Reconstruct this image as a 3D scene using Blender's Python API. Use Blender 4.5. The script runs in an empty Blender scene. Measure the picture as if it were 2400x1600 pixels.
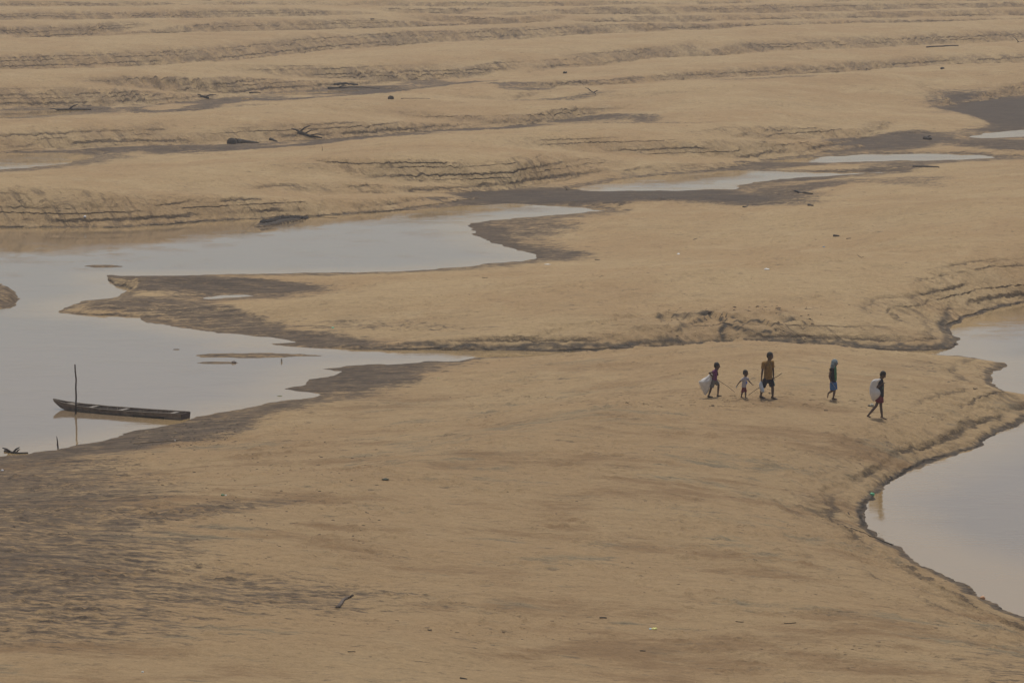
import bpy, bmesh, math, random
import numpy as np
from mathutils import Vector, Matrix

random.seed(7); rng = np.random.RandomState(11)
scene = bpy.context.scene
COL = scene.collection
R = math.radians

# ------------------------------------------------------------------ camera
FPX, CAM_H, HORIZ = 9500.0, 21.0, 405.0          # focal length in px of a 2400 px frame
PITCH = math.atan((800 + HORIZ) / FPX)
cam = bpy.data.cameras.new('camera'); camo = bpy.data.objects.new('camera', cam); COL.objects.link(camo)
cam.sensor_width = 36.0; cam.lens = 36.0 * FPX / 2400.0
cam.clip_start = 1.0; cam.clip_end = 12000.0
camo.location = (0, 0, CAM_H); camo.rotation_euler = (math.pi / 2 - PITCH, 0, 0)
scene.camera = camo

# ------------------------------------------------------------------ light
SUN_EL, SUN_AZ = R(70), R(4)      # azimuth from +Y (away from the viewer), negative = left
w = bpy.data.worlds.new('World'); scene.world = w; w.use_nodes = True
nt = w.node_tree; nt.nodes.clear()
sky = nt.nodes.new('ShaderNodeTexSky'); sky.sky_type = 'NISHITA'; sky.sun_disc = False
sky.sun_elevation = SUN_EL; sky.sun_rotation = SUN_AZ
sky.air_density = 1.0; sky.dust_density = 3.0; sky.ozone_density = 1.0; sky.altitude = 0
hsv = nt.nodes.new('ShaderNodeHueSaturation'); hsv.inputs['Saturation'].default_value = 0.68
bg = nt.nodes.new('ShaderNodeBackground'); bg.inputs[1].default_value = 0.15
wo = nt.nodes.new('ShaderNodeOutputWorld')
nt.links.new(sky.outputs[0], hsv.inputs['Color']); nt.links.new(hsv.outputs[0], bg.inputs[0]); nt.links.new(bg.outputs[0], wo.inputs[0])
sl = bpy.data.lights.new('sun', 'SUN'); sl.energy = 3.3; sl.angle = R(1.2); sl.color = (1.0, 0.955, 0.88)
so = bpy.data.objects.new('sun', sl); COL.objects.link(so)
sd = Vector((math.sin(SUN_AZ) * math.cos(SUN_EL), math.cos(SUN_AZ) * math.cos(SUN_EL), math.sin(SUN_EL)))
so.rotation_euler = sd.to_track_quat('Z', 'Y').to_euler(); so.location = (0, 150, 120)
vs = scene.view_settings; vs.view_transform = 'Standard'; vs.look = 'None'; vs.gamma = 1.0; vs.use_curve_mapping = False
vs.exposure = -0.70
scene.render.resolution_x, scene.render.resolution_y = 1024, 682
scene.cycles.volume_bounces = 1; scene.cycles.max_bounces = 6

# ------------------------------------------------------------------ helpers
cp, sp = math.cos(PITCH), math.sin(PITCH)
def at(px, py, z=0.0):
    "world point that a pixel of the 2400x1600 photograph meets at height z"
    a, b = (px - 1200) / FPX, (800 - py) / FPX
    d = (a, cp + b * sp, -sp + b * cp)
    t = (z - CAM_H) / d[2]
    return Vector((a * t, d[1] * t, z))
def M(x, y): return (x * 1.0204, y * 1.0204)
def Z1(x, y): return (x / 1.96, y / 1.96)
def Z2(x, y): return (1200 + x / 1.96, y / 1.96)
def Z3(x, y): return (x / 1.96, 500 + y / 1.96)
def Z4(x, y): return (1200 + x / 1.96, 500 + y / 1.96)
def Z5(x, y): return (x / 1.96, 1050 + y / 1.96)
def Z6(x, y): return (1200 + x / 1.96, 1050 + y / 1.96)
def sstep(a, b, x):
    t = np.clip((x - a) / (b - a), 0, 1); return t * t * (3 - 2 * t)

_perm = np.random.RandomState(5).permutation(4096).astype(np.int64)
_ang = np.random.RandomState(6).rand(4096) * 2 * np.pi
_gx, _gy = np.cos(_ang), np.sin(_ang)
def noise(x, y, seed=0):
    x = x + seed * 17.31; y = y - seed * 9.77
    xi = np.floor(x).astype(np.int64); yi = np.floor(y).astype(np.int64)
    xf = x - xi; yf = y - yi
    u = xf * xf * xf * (xf * (xf * 6 - 15) + 10); v = yf * yf * yf * (yf * (yf * 6 - 15) + 10)
    def g(ix, iy, dx, dy):
        h = _perm[(_perm[ix & 4095] + iy) & 4095]
        return _gx[h] * dx + _gy[h] * dy
    a = g(xi, yi, xf, yf); b = g(xi + 1, yi, xf - 1, yf)
    c = g(xi, yi + 1, xf, yf - 1); d = g(xi + 1, yi + 1, xf - 1, yf - 1)
    return ((a + (b - a) * u) * (1 - v) + (c + (d - c) * u) * v) * 1.5
def fbm(x, y, seed=0, octv=3, gain=0.5):
    s = 0; a = 1.0; f = 1.0
    for o in range(octv):
        s = s + a * noise(x * f, y * f, seed + o * 3); a *= gain; f *= 2.03
    return s

# ------------------------------------------------------------------ materials
def new_mat(name):
    m = bpy.data.materials.new(name); m.use_nodes = True
    n = m.node_tree; b = n.nodes['Principled BSDF']
    return m, n, b
def simple(name, col, rough=0.8, var=0.25, scale=8.0, spec=0.2, bump=0.0, stretch=(1, 1, 1)):
    m, n, b = new_mat(name)
    tc = n.nodes.new('ShaderNodeTexCoord'); mp = n.nodes.new('ShaderNodeMapping'); mp.inputs['Scale'].default_value = stretch
    no = n.nodes.new('ShaderNodeTexNoise'); no.inputs['Scale'].default_value = scale; no.inputs['Detail'].default_value = 5
    cr = n.nodes.new('ShaderNodeValToRGB')
    lo = [max(0, c * (1 - var)) for c in col] + [1]; hi = [min(1, c * (1 + var)) for c in col] + [1]
    cr.color_ramp.elements[0].color = lo; cr.color_ramp.elements[1].color = hi
    cr.color_ramp.elements[0].position = 0.3; cr.color_ramp.elements[1].position = 0.7
    n.links.new(tc.outputs['Object'], mp.inputs[0]); n.links.new(mp.outputs[0], no.inputs['Vector'])
    n.links.new(no.outputs['Fac'], cr.inputs[0]); n.links.new(cr.outputs[0], b.inputs['Base Color'])
    b.inputs['Roughness'].default_value = rough; b.inputs['Specular IOR Level'].default_value = spec
    if bump:
        bp = n.nodes.new('ShaderNodeBump'); bp.inputs['Strength'].default_value = bump; bp.inputs['Distance'].default_value = 0.02
        n.links.new(no.outputs['Fac'], bp.inputs['Height']); n.links.new(bp.outputs[0], b.inputs['Normal'])
    return m

def ground_material():
    m, n, b = new_mat('river_sand')
    L = n.links.new
    geo = n.nodes.new('ShaderNodeNewGeometry')
    def attr(name):
        a = n.nodes.new('ShaderNodeAttribute'); a.attribute_name = name; return a.outputs['Fac']
    def nz(scale, detail=5, stretch=(1, 1, 1), rough=0.55, rot=0.0, dist=0.0):
        mp = n.nodes.new('ShaderNodeMapping'); mp.inputs['Scale'].default_value = stretch; mp.inputs['Rotation'].default_value = (0, 0, rot)
        L(geo.outputs['Position'], mp.inputs[0])
        t = n.nodes.new('ShaderNodeTexNoise'); t.inputs['Scale'].default_value = scale; t.inputs['Detail'].default_value = detail
        t.inputs['Roughness'].default_value = rough; t.inputs['Distortion'].default_value = dist
        L(mp.outputs[0], t.inputs['Vector']); return t.outputs['Fac']
    def ramp(f, a, c, lo=0.0, hi=1.0):
        r = n.nodes.new('ShaderNodeMapRange'); r.interpolation_type = 'SMOOTHSTEP'
        r.inputs[1].default_value = a; r.inputs[2].default_value = c; r.inputs[3].default_value = lo; r.inputs[4].default_value = hi
        L(f, r.inputs[0]); return r.outputs[0]
    def mix(f, a, c):
        x = n.nodes.new('ShaderNodeMix'); x.data_type = 'RGBA'
        if isinstance(f, float): x.inputs[0].default_value = f
        else: L(f, x.inputs[0])
        for s, v in ((x.inputs[6], a), (x.inputs[7], c)):
            if isinstance(v, tuple): s.default_value = (*v, 1)
            else: L(v, s)
        return x.outputs[2]
    def math_(op, a, c):
        x = n.nodes.new('ShaderNodeMath'); x.operation = op
        for s, v in ((x.inputs[0], a), (x.inputs[1], c)):
            if isinstance(v, (int, float)): s.default_value = v
            else: L(v, s)
        return x.outputs[0]
    broad = nz(0.10, 4)
    mid = nz(0.55, 5, (1, 0.55, 1))
    patch = nz(0.32, 6, (0.55, 1.0, 1), 0.65, 0.1)
    fine = nz(6.0, 4, (1, 1.0, 1), 0.7)
    grain = nz(22.0, 2, (1, 0.6, 1), 0.8)
    strk2 = nz(4.6, 4, (0.6, 1.2, 1), 0.75, -0.05)
    streak = nz(1.2, 7, (0.65, 1.6, 1), 0.78, 0.06)
    c = mix(ramp(broad, 0.38, 0.62), SAND_A, SAND_B)
    c = mix(ramp(mid, 0.52, 0.75, 0, 0.6), c, SAND_C)
    old = attr('stain')
    c = mix(math_('MULTIPLY', old, 0.55), c, (0.262, 0.178, 0.094))
    # olive-grey film and rust-brown crust patches on the older, nearer sand
    film = math_('MULTIPLY', ramp(math_('ADD', math_('MULTIPLY', patch, 0.6), math_('MULTIPLY', streak, 0.4)), 0.53, 0.62), old)
    c = mix(math_('MULTIPLY', film, 0.8), c, (0.180, 0.152, 0.098))
    patch2 = nz(0.22, 7, (0.6, 1.1, 1), 0.68, -0.15)
    crust = math_('MULTIPLY', ramp(patch2, 0.50, 0.64), old)
    c = mix(math_('MULTIPLY', crust, 0.85), c, (0.215, 0.135, 0.068))
    # bank-face shade painted in; damp mud further down, broken up by streaks
    fd = math_('MULTIPLY', attr('face_shade'), ramp(nz(1.3, 5, (1, 0.7, 1), 0.7, 0.5), 0.3, 0.65, 0.35, 1.0))
    c = mix(math_('MULTIPLY', fd, 0.78), c, (0.150, 0.108, 0.072))
    # laminated scarps: riser shadow and moist layers painted in at constant height
    def dot(v):
        x = n.nodes.new('ShaderNodeVectorMath'); x.operation = 'DOT_PRODUCT'; L(geo.outputs['Position'], x.inputs[0]); x.inputs[1].default_value = v; return x.outputs['Value']
    def comb(a, b_, c_):
        x = n.nodes.new('ShaderNodeCombineXYZ')
        for s_, v_ in zip(x.inputs, (a, b_, c_)):
            if isinstance(v_, (int, float)): s_.default_value = v_
            else: L(v_, s_)
        return x.outputs[0]
    def nzv(vec, scale, detail=4, rough=0.6):
        t = n.nodes.new('ShaderNodeTexNoise'); t.inputs['Scale'].default_value = scale; t.inputs['Detail'].default_value = detail; t.inputs['Roughness'].default_value = rough
        L(vec, t.inputs['Vector']); return t.outputs['Fac']
    jag = math_('MULTIPLY', math_('SUBTRACT', nz(1.6, 6, (1, 1, 1), 0.72), 0.5), 0.20)
    hv_ = math_('ADD', attr('hv'), math_('MULTIPLY', math_('SINE', math_('MULTIPLY', attr('hv'), 9.0), 0), 0.06))
    ph = math_('DIVIDE', math_('ADD', hv_, jag), 0.31)
    fl = math_('FLOOR', ph, 0); fr = math_('SUBTRACT', ph, fl)
    brk = nzv(comb(math_('MULTIPLY', dot((1, 0, 0)), 0.16), math_('MULTIPLY', dot((0, 1, 0)), 0.10), math_('MULTIPLY', fl, 3.7)), 1.0, 5, 0.7)
    brk = ramp(brk, 0.43, 0.55)
    facek = attr('facek')
    frw = math_('DIVIDE', fr, attr('lw'))
    lm_ = math_('MULTIPLY', math_('MULTIPLY', ramp(frw, 0.0, 0.05), ramp(frw, 0.10, 0.24, 1, 0)), math_('MULTIPLY', brk, facek))
    c = mix(math_('MULTIPLY', lm_, 0.74), c, (0.080, 0.060, 0.044))
    treads = math_('MULTIPLY', math_('MULTIPLY', ramp(fr, 0.0, 0.30), math_('MULTIPLY', brk, facek)), 0.9)
    # diagonal wash marks down the faces
    u_ = comb(math_('MULTIPLY', dot((1, 0.55, 0)), 2.0), math_('MULTIPLY', dot((-0.45, 0.9, 0)), 0.34), 0)
    dg = nzv(u_, 1.0, 5, 0.68); dgm = ramp(nz(0.16, 3), 0.42, 0.62)
    dd = math_('MULTIPLY', math_('MULTIPLY', ramp(dg, 0.50, 0.66), facek), math_('ADD', math_('MULTIPLY', dgm, 0.42), 0.06))
    c = mix(dd, c, (0.105, 0.080, 0.060))
    lines_ = nz(1.9, 6, (0.5, 1.4, 1), 0.75, 0.03)
    hs0 = n.nodes.new('ShaderNodeHueSaturation'); L(c, hs0.inputs['Color']); L(ramp(lines_, 0.32, 0.68, 0.93, 1.06), hs0.inputs['Value']); c = hs0.outputs[0]
    wet = attr('wet')
    wf = ramp(math_('ADD', wet, math_('ADD', math_('MULTIPLY', math_('SUBTRACT', streak, 0.5), 2.6), math_('MULTIPLY', math_('SUBTRACT', strk2, 0.5), 2.6))), 0.18, 0.90)
    mudc = mix(ramp(nz(1.6, 7, (0.35, 1.5, 1), 0.8), 0.40, 0.62), MUD_A, MUD_B)
    mudc = mix(ramp(math_('ADD', wet, math_('MULTIPLY', math_('SUBTRACT', streak, 0.5), 1.6)), 0.95, 1.3, 0, 0.55), mudc, (0.060, 0.049, 0.040))
    c = mix(wf, c, mudc)
    silt_shade = attr('silt_shade')
    sf = ramp(math_('ADD', silt_shade, math_('MULTIPLY', math_('SUBTRACT', nz(2.0, 5, (1, .7, 1), 0.7), 0.5), 0.9)), 0.22, 0.85)
    c = mix(sf, c, (0.070, 0.058, 0.046))  # dark silt, with ledge shadow put into the colour
    # fine grain
    gm = math_('ADD', math_('MULTIPLY', fine, 0.60), math_('MULTIPLY', grain, 0.55))
    hs = n.nodes.new('ShaderNodeHueSaturation'); L(c, hs.inputs['Color']); L(math_('ADD', gm, 0.425), hs.inputs['Value'])
    # tiny dark specks of drift
    spk = n.nodes.new('ShaderNodeTexVoronoi'); spk.inputs['Scale'].default_value = 1.4; spk.inputs['Randomness'].default_value = 1
    L(geo.outputs['Position'], spk.inputs['Vector'])
    sr = math_('MULTIPLY', ramp(spk.outputs['Distance'], 0.035, 0.08, 0.6, 0.0), ramp(mid, 0.42, 0.55))
    c = mix(sr, hs.outputs[0], (0.07, 0.055, 0.04))
    L(c, b.inputs['Base Color'])
    L(ramp(wf, 0, 1, 0.92, 0.75), b.inputs['Roughness']); b.inputs['Specular IOR Level'].default_value = 0.10
    vr = n.nodes.new('ShaderNodeTexVoronoi'); vr.inputs['Scale'].default_value = 2.3
    L(geo.outputs['Position'], vr.inputs['Vector'])
    ft = math_('MULTIPLY', ramp(vr.outputs['Distance'], 0.16, 0.30, 1, 0), attr('trail'))
    bp = n.nodes.new('ShaderNodeBump'); bp.inputs['Strength'].default_value = 1.0; bp.inputs['Distance'].default_value = 0.13
    lump = math_('ADD', math_('MULTIPLY', nz(2.6, 6, (0.8, 1.2, 1), 0.68), 1.0), math_('ADD', math_('MULTIPLY', fine, 0.35), math_('ADD', math_('MULTIPLY', treads, 1.3), math_('ADD', math_('MULTIPLY', dd, -0.9), math_('MULTIPLY', ft, -0.9)))))
    L(lump, bp.inputs['Height']); L(bp.outputs[0], b.inputs['Normal'])
    return m
SAND_A, SAND_B, SAND_C = (0.40, 0.285, 0.152), (0.365, 0.247, 0.128), (0.44, 0.325, 0.182)
MUD_A, MUD_B = (0.060, 0.042, 0.027), (0.142, 0.101, 0.063)

def water_material():
    m, n, b = new_mat('murky_water')
    L = n.links.new
    b.inputs['Base Color'].default_value = (0.20, 0.145, 0.098, 1)
    b.inputs['Roughness'].default_value = 0.02; b.inputs['IOR'].default_value = 1.333
    geo = n.nodes.new('ShaderNodeNewGeometry')
    hs = []
    for sc, st in ((3.2, (0.6, 1.3, 1)), (0.35, (1, 1, 1)), (0.045, (0.6, 1, 1))):
        mp = n.nodes.new('ShaderNodeMapping'); mp.inputs['Scale'].default_value = st; L(geo.outputs['Position'], mp.inputs[0])
        t = n.nodes.new('ShaderNodeTexNoise'); t.inputs['Scale'].default_value = sc; t.inputs['Detail'].default_value = 4; L(mp.outputs[0], t.inputs['Vector'])
        hs.append(t.outputs['Fac'])
    # scattered cat's-paws of slightly rougher water
    r = n.nodes.new('ShaderNodeMapRange'); r.inputs[1].default_value = 0.45; r.inputs[2].default_value = 0.7; r.inputs[3].default_value = 0.10; r.inputs[4].default_value = 1.0
    L(hs[1], r.inputs[0])
    cr = n.nodes.new('ShaderNodeValToRGB'); cr.color_ramp.elements[0].position = .35; cr.color_ramp.elements[1].position = .65
    cr.color_ramp.elements[0].color = (0.212, 0.153, 0.090, 1); cr.color_ramp.elements[1].color = (0.222, 0.157, 0.095, 1)
    L(hs[2], cr.inputs[0])
    at_ = n.nodes.new('ShaderNodeAttribute'); at_.attribute_name = 'depth'
    sh = n.nodes.new('ShaderNodeMapRange'); sh.interpolation_type = 'SMOOTHSTEP'; sh.inputs[1].default_value = 0.0; sh.inputs[2].default_value = 0.42; sh.inputs[3].default_value = 0.9; sh.inputs[4].default_value = 0.0
    L(at_.outputs['Fac'], sh.inputs[0])
    mx = n.nodes.new('ShaderNodeMix'); mx.data_type = 'RGBA'; L(sh.outputs[0], mx.inputs[0]); L(cr.outputs[0], mx.inputs[6]); mx.inputs[7].default_value = (0.33, 0.225, 0.105, 1)
    L(mx.outputs[2], b.inputs['Base Color'])
    ro = n.nodes.new('ShaderNodeMapRange'); ro.inputs[1].default_value = 0.5; ro.inputs[2].default_value = 0.72; ro.inputs[3].default_value = 0.015; ro.inputs[4].default_value = 0.05
    L(hs[1], ro.inputs[0]); L(ro.outputs[0], b.inputs['Roughness'])
    mu = n.nodes.new('ShaderNodeMath'); mu.operation = 'MULTIPLY'; L(hs[0], mu.inputs[0]); L(r.outputs[0], mu.inputs[1])
    bp = n.nodes.new('ShaderNodeBump'); bp.inputs['Strength'].default_value = 0.5; bp.inputs['Distance'].default_value = 0.024
    L(mu.outputs[0], bp.inputs['Height']); L(bp.outputs[0], b.inputs['Normal'])
    return m

# ------------------------------------------------------------------ object helpers
def mesh_obj(name, verts, faces, mat, parent=None, smooth=True, kind=None):
    me = bpy.data.meshes.new(name); me.from_pydata([tuple(v) for v in verts], [], faces); me.update()
    if smooth: me.polygons.foreach_set('use_smooth', [True] * len(me.polygons))
    if mat: me.materials.append(mat)
    o = bpy.data.objects.new(name, me); COL.objects.link(o)
    if parent: o.parent = parent
    if kind: o['kind'] = kind
    return o
def tag(o, label=None, cat=None, group=None, kind=None):
    if label: o['label'] = label
    if cat: o['category'] = cat
    if group: o['group'] = group
    if kind: o['kind'] = kind
    return o
def empty(name, loc, rz=0.0):
    o = bpy.data.objects.new(name, None); COL.objects.link(o); o.location = loc; o.rotation_euler = (0, 0, rz)
    o.empty_display_size = 0.2; return o

# ------------------------------------------------------------------ terrain
# Every shore or trough line carries: base height z0, slope and cap of the bank on its
# outer (left-hand) side, slope of the ground on its other side.
F = (0.62, 3.0); N = (0.05, 1.3); G = (0.028, 1.1)
def V(pts, cls): return [(p[0], p[1], cls[0], cls[1]) for p in pts]
river = (
    V([(-900, 552), (-300, 540), (0, 534), M(150, 524), M(300, 521), M(450, 510), M(600, 502), M(700, 498), M(850, 487)], F) +
    V([M(950, 480)], (0.4, 2.2)) +
    V([M(1050, 474), M(1180, 469), M(1300, 473), M(1420, 481)], (0.02, 0.15)) +
    V([M(1330, 489), M(1230, 497), M(1140, 505), M(1085, 513), M(1070, 519), M(1095, 527), M(1098, 540), M(1130, 552), M(1150, 565), M(1200, 577), M(1236, 586), M(1243, 591)], (0.016, 0.9)) +
    V([M(1232, 596), M(1150, 603), M(1080, 612), M(950, 622), M(800, 627)], (0.03, 1.1)) +
    V([M(500, 631), M(400, 631), M(300, 632)], (0.03, 0.32)) +
    V([M(259, 632), M(260, 641), M(272, 652), M(292, 659), M(299, 666)], (0.9, 0.36)) +
    V([M(288, 676), M(250, 684), M(185, 690), M(152, 703), M(143, 717)], (0.09, 0.5)) +
    V([M(175, 722), M(300, 727)], (0.16, 0.55)) +
    V([M(330, 738), M(400, 750), M(500, 765), M(600, 775), M(655, 781), M(690, 786), M(640, 789), M(588, 791)], (0.022, 0.8)) +
    V([M(650, 795), M(760, 800)], (0.15, 0.7)) +
    V([M(900, 802), M(1000, 803), M(1100, 805), Z4(0, 630), Z4(300, 630), Z4(480, 626)], (0.42, 0.62)) +
    V([Z4(700, 616), Z4(900, 610), Z4(1200, 611), Z4(1400, 614)], (0.5, 0.85)) +
    V([Z4(1700, 622), Z4(1950, 629), Z4(2060, 623)], (0.30, 0.95)) +
    V([Z4(2045, 595), Z4(2030, 570), Z4(2010, 545), Z4(2010, 525)], (0.30, 1.35)) +
    V([Z4(2050, 492), Z4(2150, 455), Z4(2240, 430), (2400, 711), (2600, 700), (3400, 690)], (0.50, 2.4)) +
    V([(4600, 700), (4600, 1900)], (0.1, 1.3)) +
    V([(3200, 1750), (2750, 1610), (2400, 1453), Z6(2250, 745), Z6(2150, 690), Z6(2000, 610), Z6(1900, 540), Z6(1760, 450), Z6(1640, 370)], (0.26, 1.15)) +
    V([Z6(1605, 325), Z6(1598, 290), Z6(1606, 250)], (0.33, 1.15)) +
    V([Z6(1640, 208), Z6(1750, 152), Z6(1900, 80), (2276, 1050), Z4(2200, 1010), (2400, 981), (2500, 960)], (0.36, 1.2)) +
    V([(2540, 948), (2500, 940)], (0.2, 1.0)) +
    V([(2400, 930), Z4(2250, 800), Z4(2203, 768)], (0.24, 0.9)) +
    V([Z4(2225, 745), Z4(2262, 715), Z4(2285, 691)], (0.2, 0.7)) +
    V([Z4(2150, 662), Z4(2000, 645)], (0.12, 0.9)) +
    V([Z4(1800, 641), Z4(1500, 634), Z4(1200, 628), Z4(900, 628)], (0.24, 1.05)) +
    V([Z4(600, 638), Z4(300, 648)], (0.16, 1.0)) +
    V([Z4(0, 656), M(1100, 820), M(1050, 828)], (0.07, 1.1)) +
    V([M(950, 832), M(850, 835), M(785, 838), M(742, 846), M(792, 853), M(755, 862), M(715, 870), M(708, 880), M(690, 886), M(666, 892), M(688, 901), M(750, 909)], (0.022, 1.1)) +
    V([M(700, 916), M(650, 920), M(600, 930), M(520, 945), M(450, 961), M(420, 971), M(380, 982)], (0.045, 1.1)) +
    V([M(330, 990), M(290, 1000), M(230, 1014), M(150, 1030), M(50, 1041), M(0, 1046), (-300, 1085), (-900, 1120)], (0.035, 1.0)) +
    V([(-2600, 1150), (-2600, 560)], (0.1, 1.5)))
def pool(pts, far=(0.38, 1.9), near=(0.02, 1.4), split=None):
    k = split if split is not None else len(pts) // 2
    return V(pts[:k], far) + V(pts[k:], near)
poolA = pool([Z2(*p) for p in ((280, 868), (500, 822), (700, 802), (1000, 784), (1300, 790), (1550, 793), (1770, 789), (1500, 806), (1250, 823), (1030, 848), (990, 868), (700, 875), (400, 878))], (0.03, 0.15), (0.02, 1.4), 7)
poolB = pool([Z2(*p) for p in ((1180, 745), (1300, 730), (1450, 722), (1650, 709), (1900, 705), (2100, 706), (2215, 715), (2200, 724), (1950, 735), (1700, 740), (1400, 746))], (0.02, 0.12), (0.012, 1.2), 7)
poolC = pool([Z2(*p) for p in ((2100, 630), (2170, 612), (2352, 598), (2900, 575), (2900, 630), (2352, 626), (2190, 634))], (0.015, 0.12), (0.012, 1.0), 4)
poolD = pool([Z1(*p) for p in ((-500, 715), (0, 704), (300, 701), (440, 708), (430, 725), (300, 750), (120, 770), (0, 784), (-500, 800))], (0.02, 0.15), (0.02, 1.3), 4)
poolE = pool([Z1(*p) for p in ((-500, 520), (0, 510), (200, 507), (420, 505), (300, 524), (0, 545), (-500, 555))], (0.04, 0.15), (0.02, 1.3), 4)
poolF = pool([Z1(*p) for p in ((1080, 455), (1140, 451), (1195, 453), (1150, 459))], (0.02, 0.15), (0.02, 1.0), 2)
poolG = pool([Z1(*p) for p in ((1240, 432), (1300, 426), (1500, 421), (1720, 411), (1500, 428), (1330, 434))], (0.02, 0.15), (0.02, 1.0), 4)
poolH = pool([Z3(*p) for p in ((930, 384), (1000, 377), (1120, 373), (1212, 379), (1080, 383), (960, 390))], (0.02, 0.3), (0.03, 0.5), 4)
polygons = [river, poolA, poolB, poolC, poolD, poolE, poolF, poolG, poolH]

# open lines, sand bank on their left: (px, py, z0, front slope, front cap, back slope)
def T(pts, z0, sf, cf, sb): return [(p[0], p[1], z0 if not isinstance(z0, (list, tuple)) else z0[i], sf, cf, sb) for i, p in enumerate(pts)]
lines = [
    T([M(880, 484), M(980, 470), M(1100, 457), Z2(0, 872), Z2(200, 864), Z2(300, 855)], 0.04, 0.60, 2.6, 0.004),
    T([Z2(*p) for p in ((300, 852), (500, 818), (1000, 772), (1300, 722), (1500, 694), (1640, 674), (1632, 640), (1750, 622), (2000, 606), (2190, 588), (2180, 566))], 0.05, 0.60, 2.6, 0.006),
    T([Z2(*p) for p in ((2180, 566), (2120, 530), (2040, 505))], 0.06, 0.35, 1.5, 0.004),
    T([Z2(*p) for p in ((2040, 505), (1880, 490), (1700, 478))], [0.08, 0.5, 1.4], 0.2, 1.5, 0.05),
    # second bank
    T([Z1(*p) for p in ((-900, 725), (-300, 712), (0, 698), (500, 674), (1050, 661), (1500, 642), (2000, 602), (2352, 578))], 0.05, 0.50, 1.35, 0.05),
    T([Z2(*p) for p in ((0, 578), (250, 568), (450, 560), (700, 556), (950, 545))], [0.1, 0.3, 0.6, 1.1, 1.7], 0.25, 0.8, 0.05),
    # small dip between second and third
    T([Z1(2200, 460), Z2(0, 462), Z2(300, 462), Z2(600, 445), Z2(800, 430)], [0.9, 0.55, 0.6, 0.9, 1.4], 0.15, 0.5, 0.05),
    # third bank
    T([Z1(*p) for p in ((-900, 520), (-300, 508), (0, 500), (300, 494), (700, 480), (1000, 456), (1300, 425), (1550, 405), (1900, 375), (2200, 360))], [0.05] * 8 + [0.2, 0.4], 0.42, 1.9, 0.03),
    T([Z1(2200, 360), Z2(0, 346), Z2(300, 312), Z2(600, 275), Z2(1000, 250), Z2(1500, 226), Z2(2352, 186), Z2(2900, 165)], [0.4, 0.6, 0.7, 0.8, 0.9, 1.0, 1.0, 1.0], 0.45, 1.4, 0.05),
    T([Z2(*p) for p in ((60, 402), (200, 402), (600, 378), (1100, 352), (1500, 336), (2000, 300), (2352, 284), (2900, 260))], [0.9, 0.6, 0.6, 0.6, 0.6, 0.6, 0.6, 0.6], 0.45, 0.85, 0.05),
    T([Z2(*p) for p in ((1600, 470), (1800, 490), (2000, 486), (2120, 468), (2352, 440), (2900, 400))], [1.4, 0.6, 0.1, 0.08, 0.08, 0.08], 0.36, 1.6, 0.004),
    T([Z2(*p) for p in ((2050, 510), (2352, 500), (2900, 480))], 0.07, 0.004, 0.3, 0.003),
    T([Z2(*p) for p in ((2230, 572), (2352, 566), (2900, 540))], 0.07, 0.003, 0.3, 0.003),
    # fourth
    T([Z1(*p) for p in ((-900, 345), (0, 326), (600, 306), (1000, 286), (1200, 266), (1500, 232), (1900, 204), (2352, 182))] + [Z2(*p) for p in ((300, 162), (500, 153), (1000, 136), (1700, 120), (2352, 100), (2900, 90))], 0.6, 0.46, 1.9, 0.04),
    # fifth and on
    T([Z1(*p) for p in ((-900, 205), (0, 190), (300, 172), (1000, 156), (1500, 142), (2000, 127), (2352, 112))] + [Z2(*p) for p in ((700, 106), (1600, 88), (2352, 76), (2900, 66))], 0.7, 0.5, 1.7, 0.04),
    T([Z1(*p) for p in ((-900, 116), (0, 103), (600, 99), (1300, 84), (2000, 66), (2352, 76))] + [Z2(*p) for p in ((500, 70), (1000, 66), (1800, 46), (2352, 38), (2900, 30))], 0.8, 0.5, 1.4, 0.04),
    T([Z1(*p) for p in ((-900, 55), (0, 46), (700, 39), (1200, 31), (2352, 37))] + [Z2(*p) for p in ((600, 32), (1000, 20), (1700, 16), (2900, 4))], 0.8, 0.5, 1.3, 0.04),
    T([Z1(*p) for p in ((-900, 20), (0, 8), (800, 8), (2352, 6))] + [Z2(*p) for p in ((1000, 2), (2900, -18))], 0.8, 0.5, 1.4, 0.04),
    T([(-400, -25), (1200, -28), (2800, -45)], 0.8, 0.5, 1.6, 0.04),
    T([(-400, -60), (1200, -64), (2800, -75)], 0.8, 0.5, 1.6, 0.04),
    T([(-400, -110), (1200, -105), (2800, -115)], 0.8, 0.5, 1.8, 0.04),
]
TOP = 3.3
def seg_fields(P, A, B):
    ab = B - A; L2 = max(ab[0] ** 2 + ab[1] ** 2, 1e-9)
    px = P[0] - A[0]; py = P[1] - A[1]
    t = np.clip((px * ab[0] + py * ab[1]) / L2, 0, 1)
    dx = px - t * ab[0]; dy = py - t * ab[1]
    d = np.sqrt(dx * dx + dy * dy)
    cr = (ab[0] * py - ab[1] * px) / math.sqrt(L2)
    return t, d, cr
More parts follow.
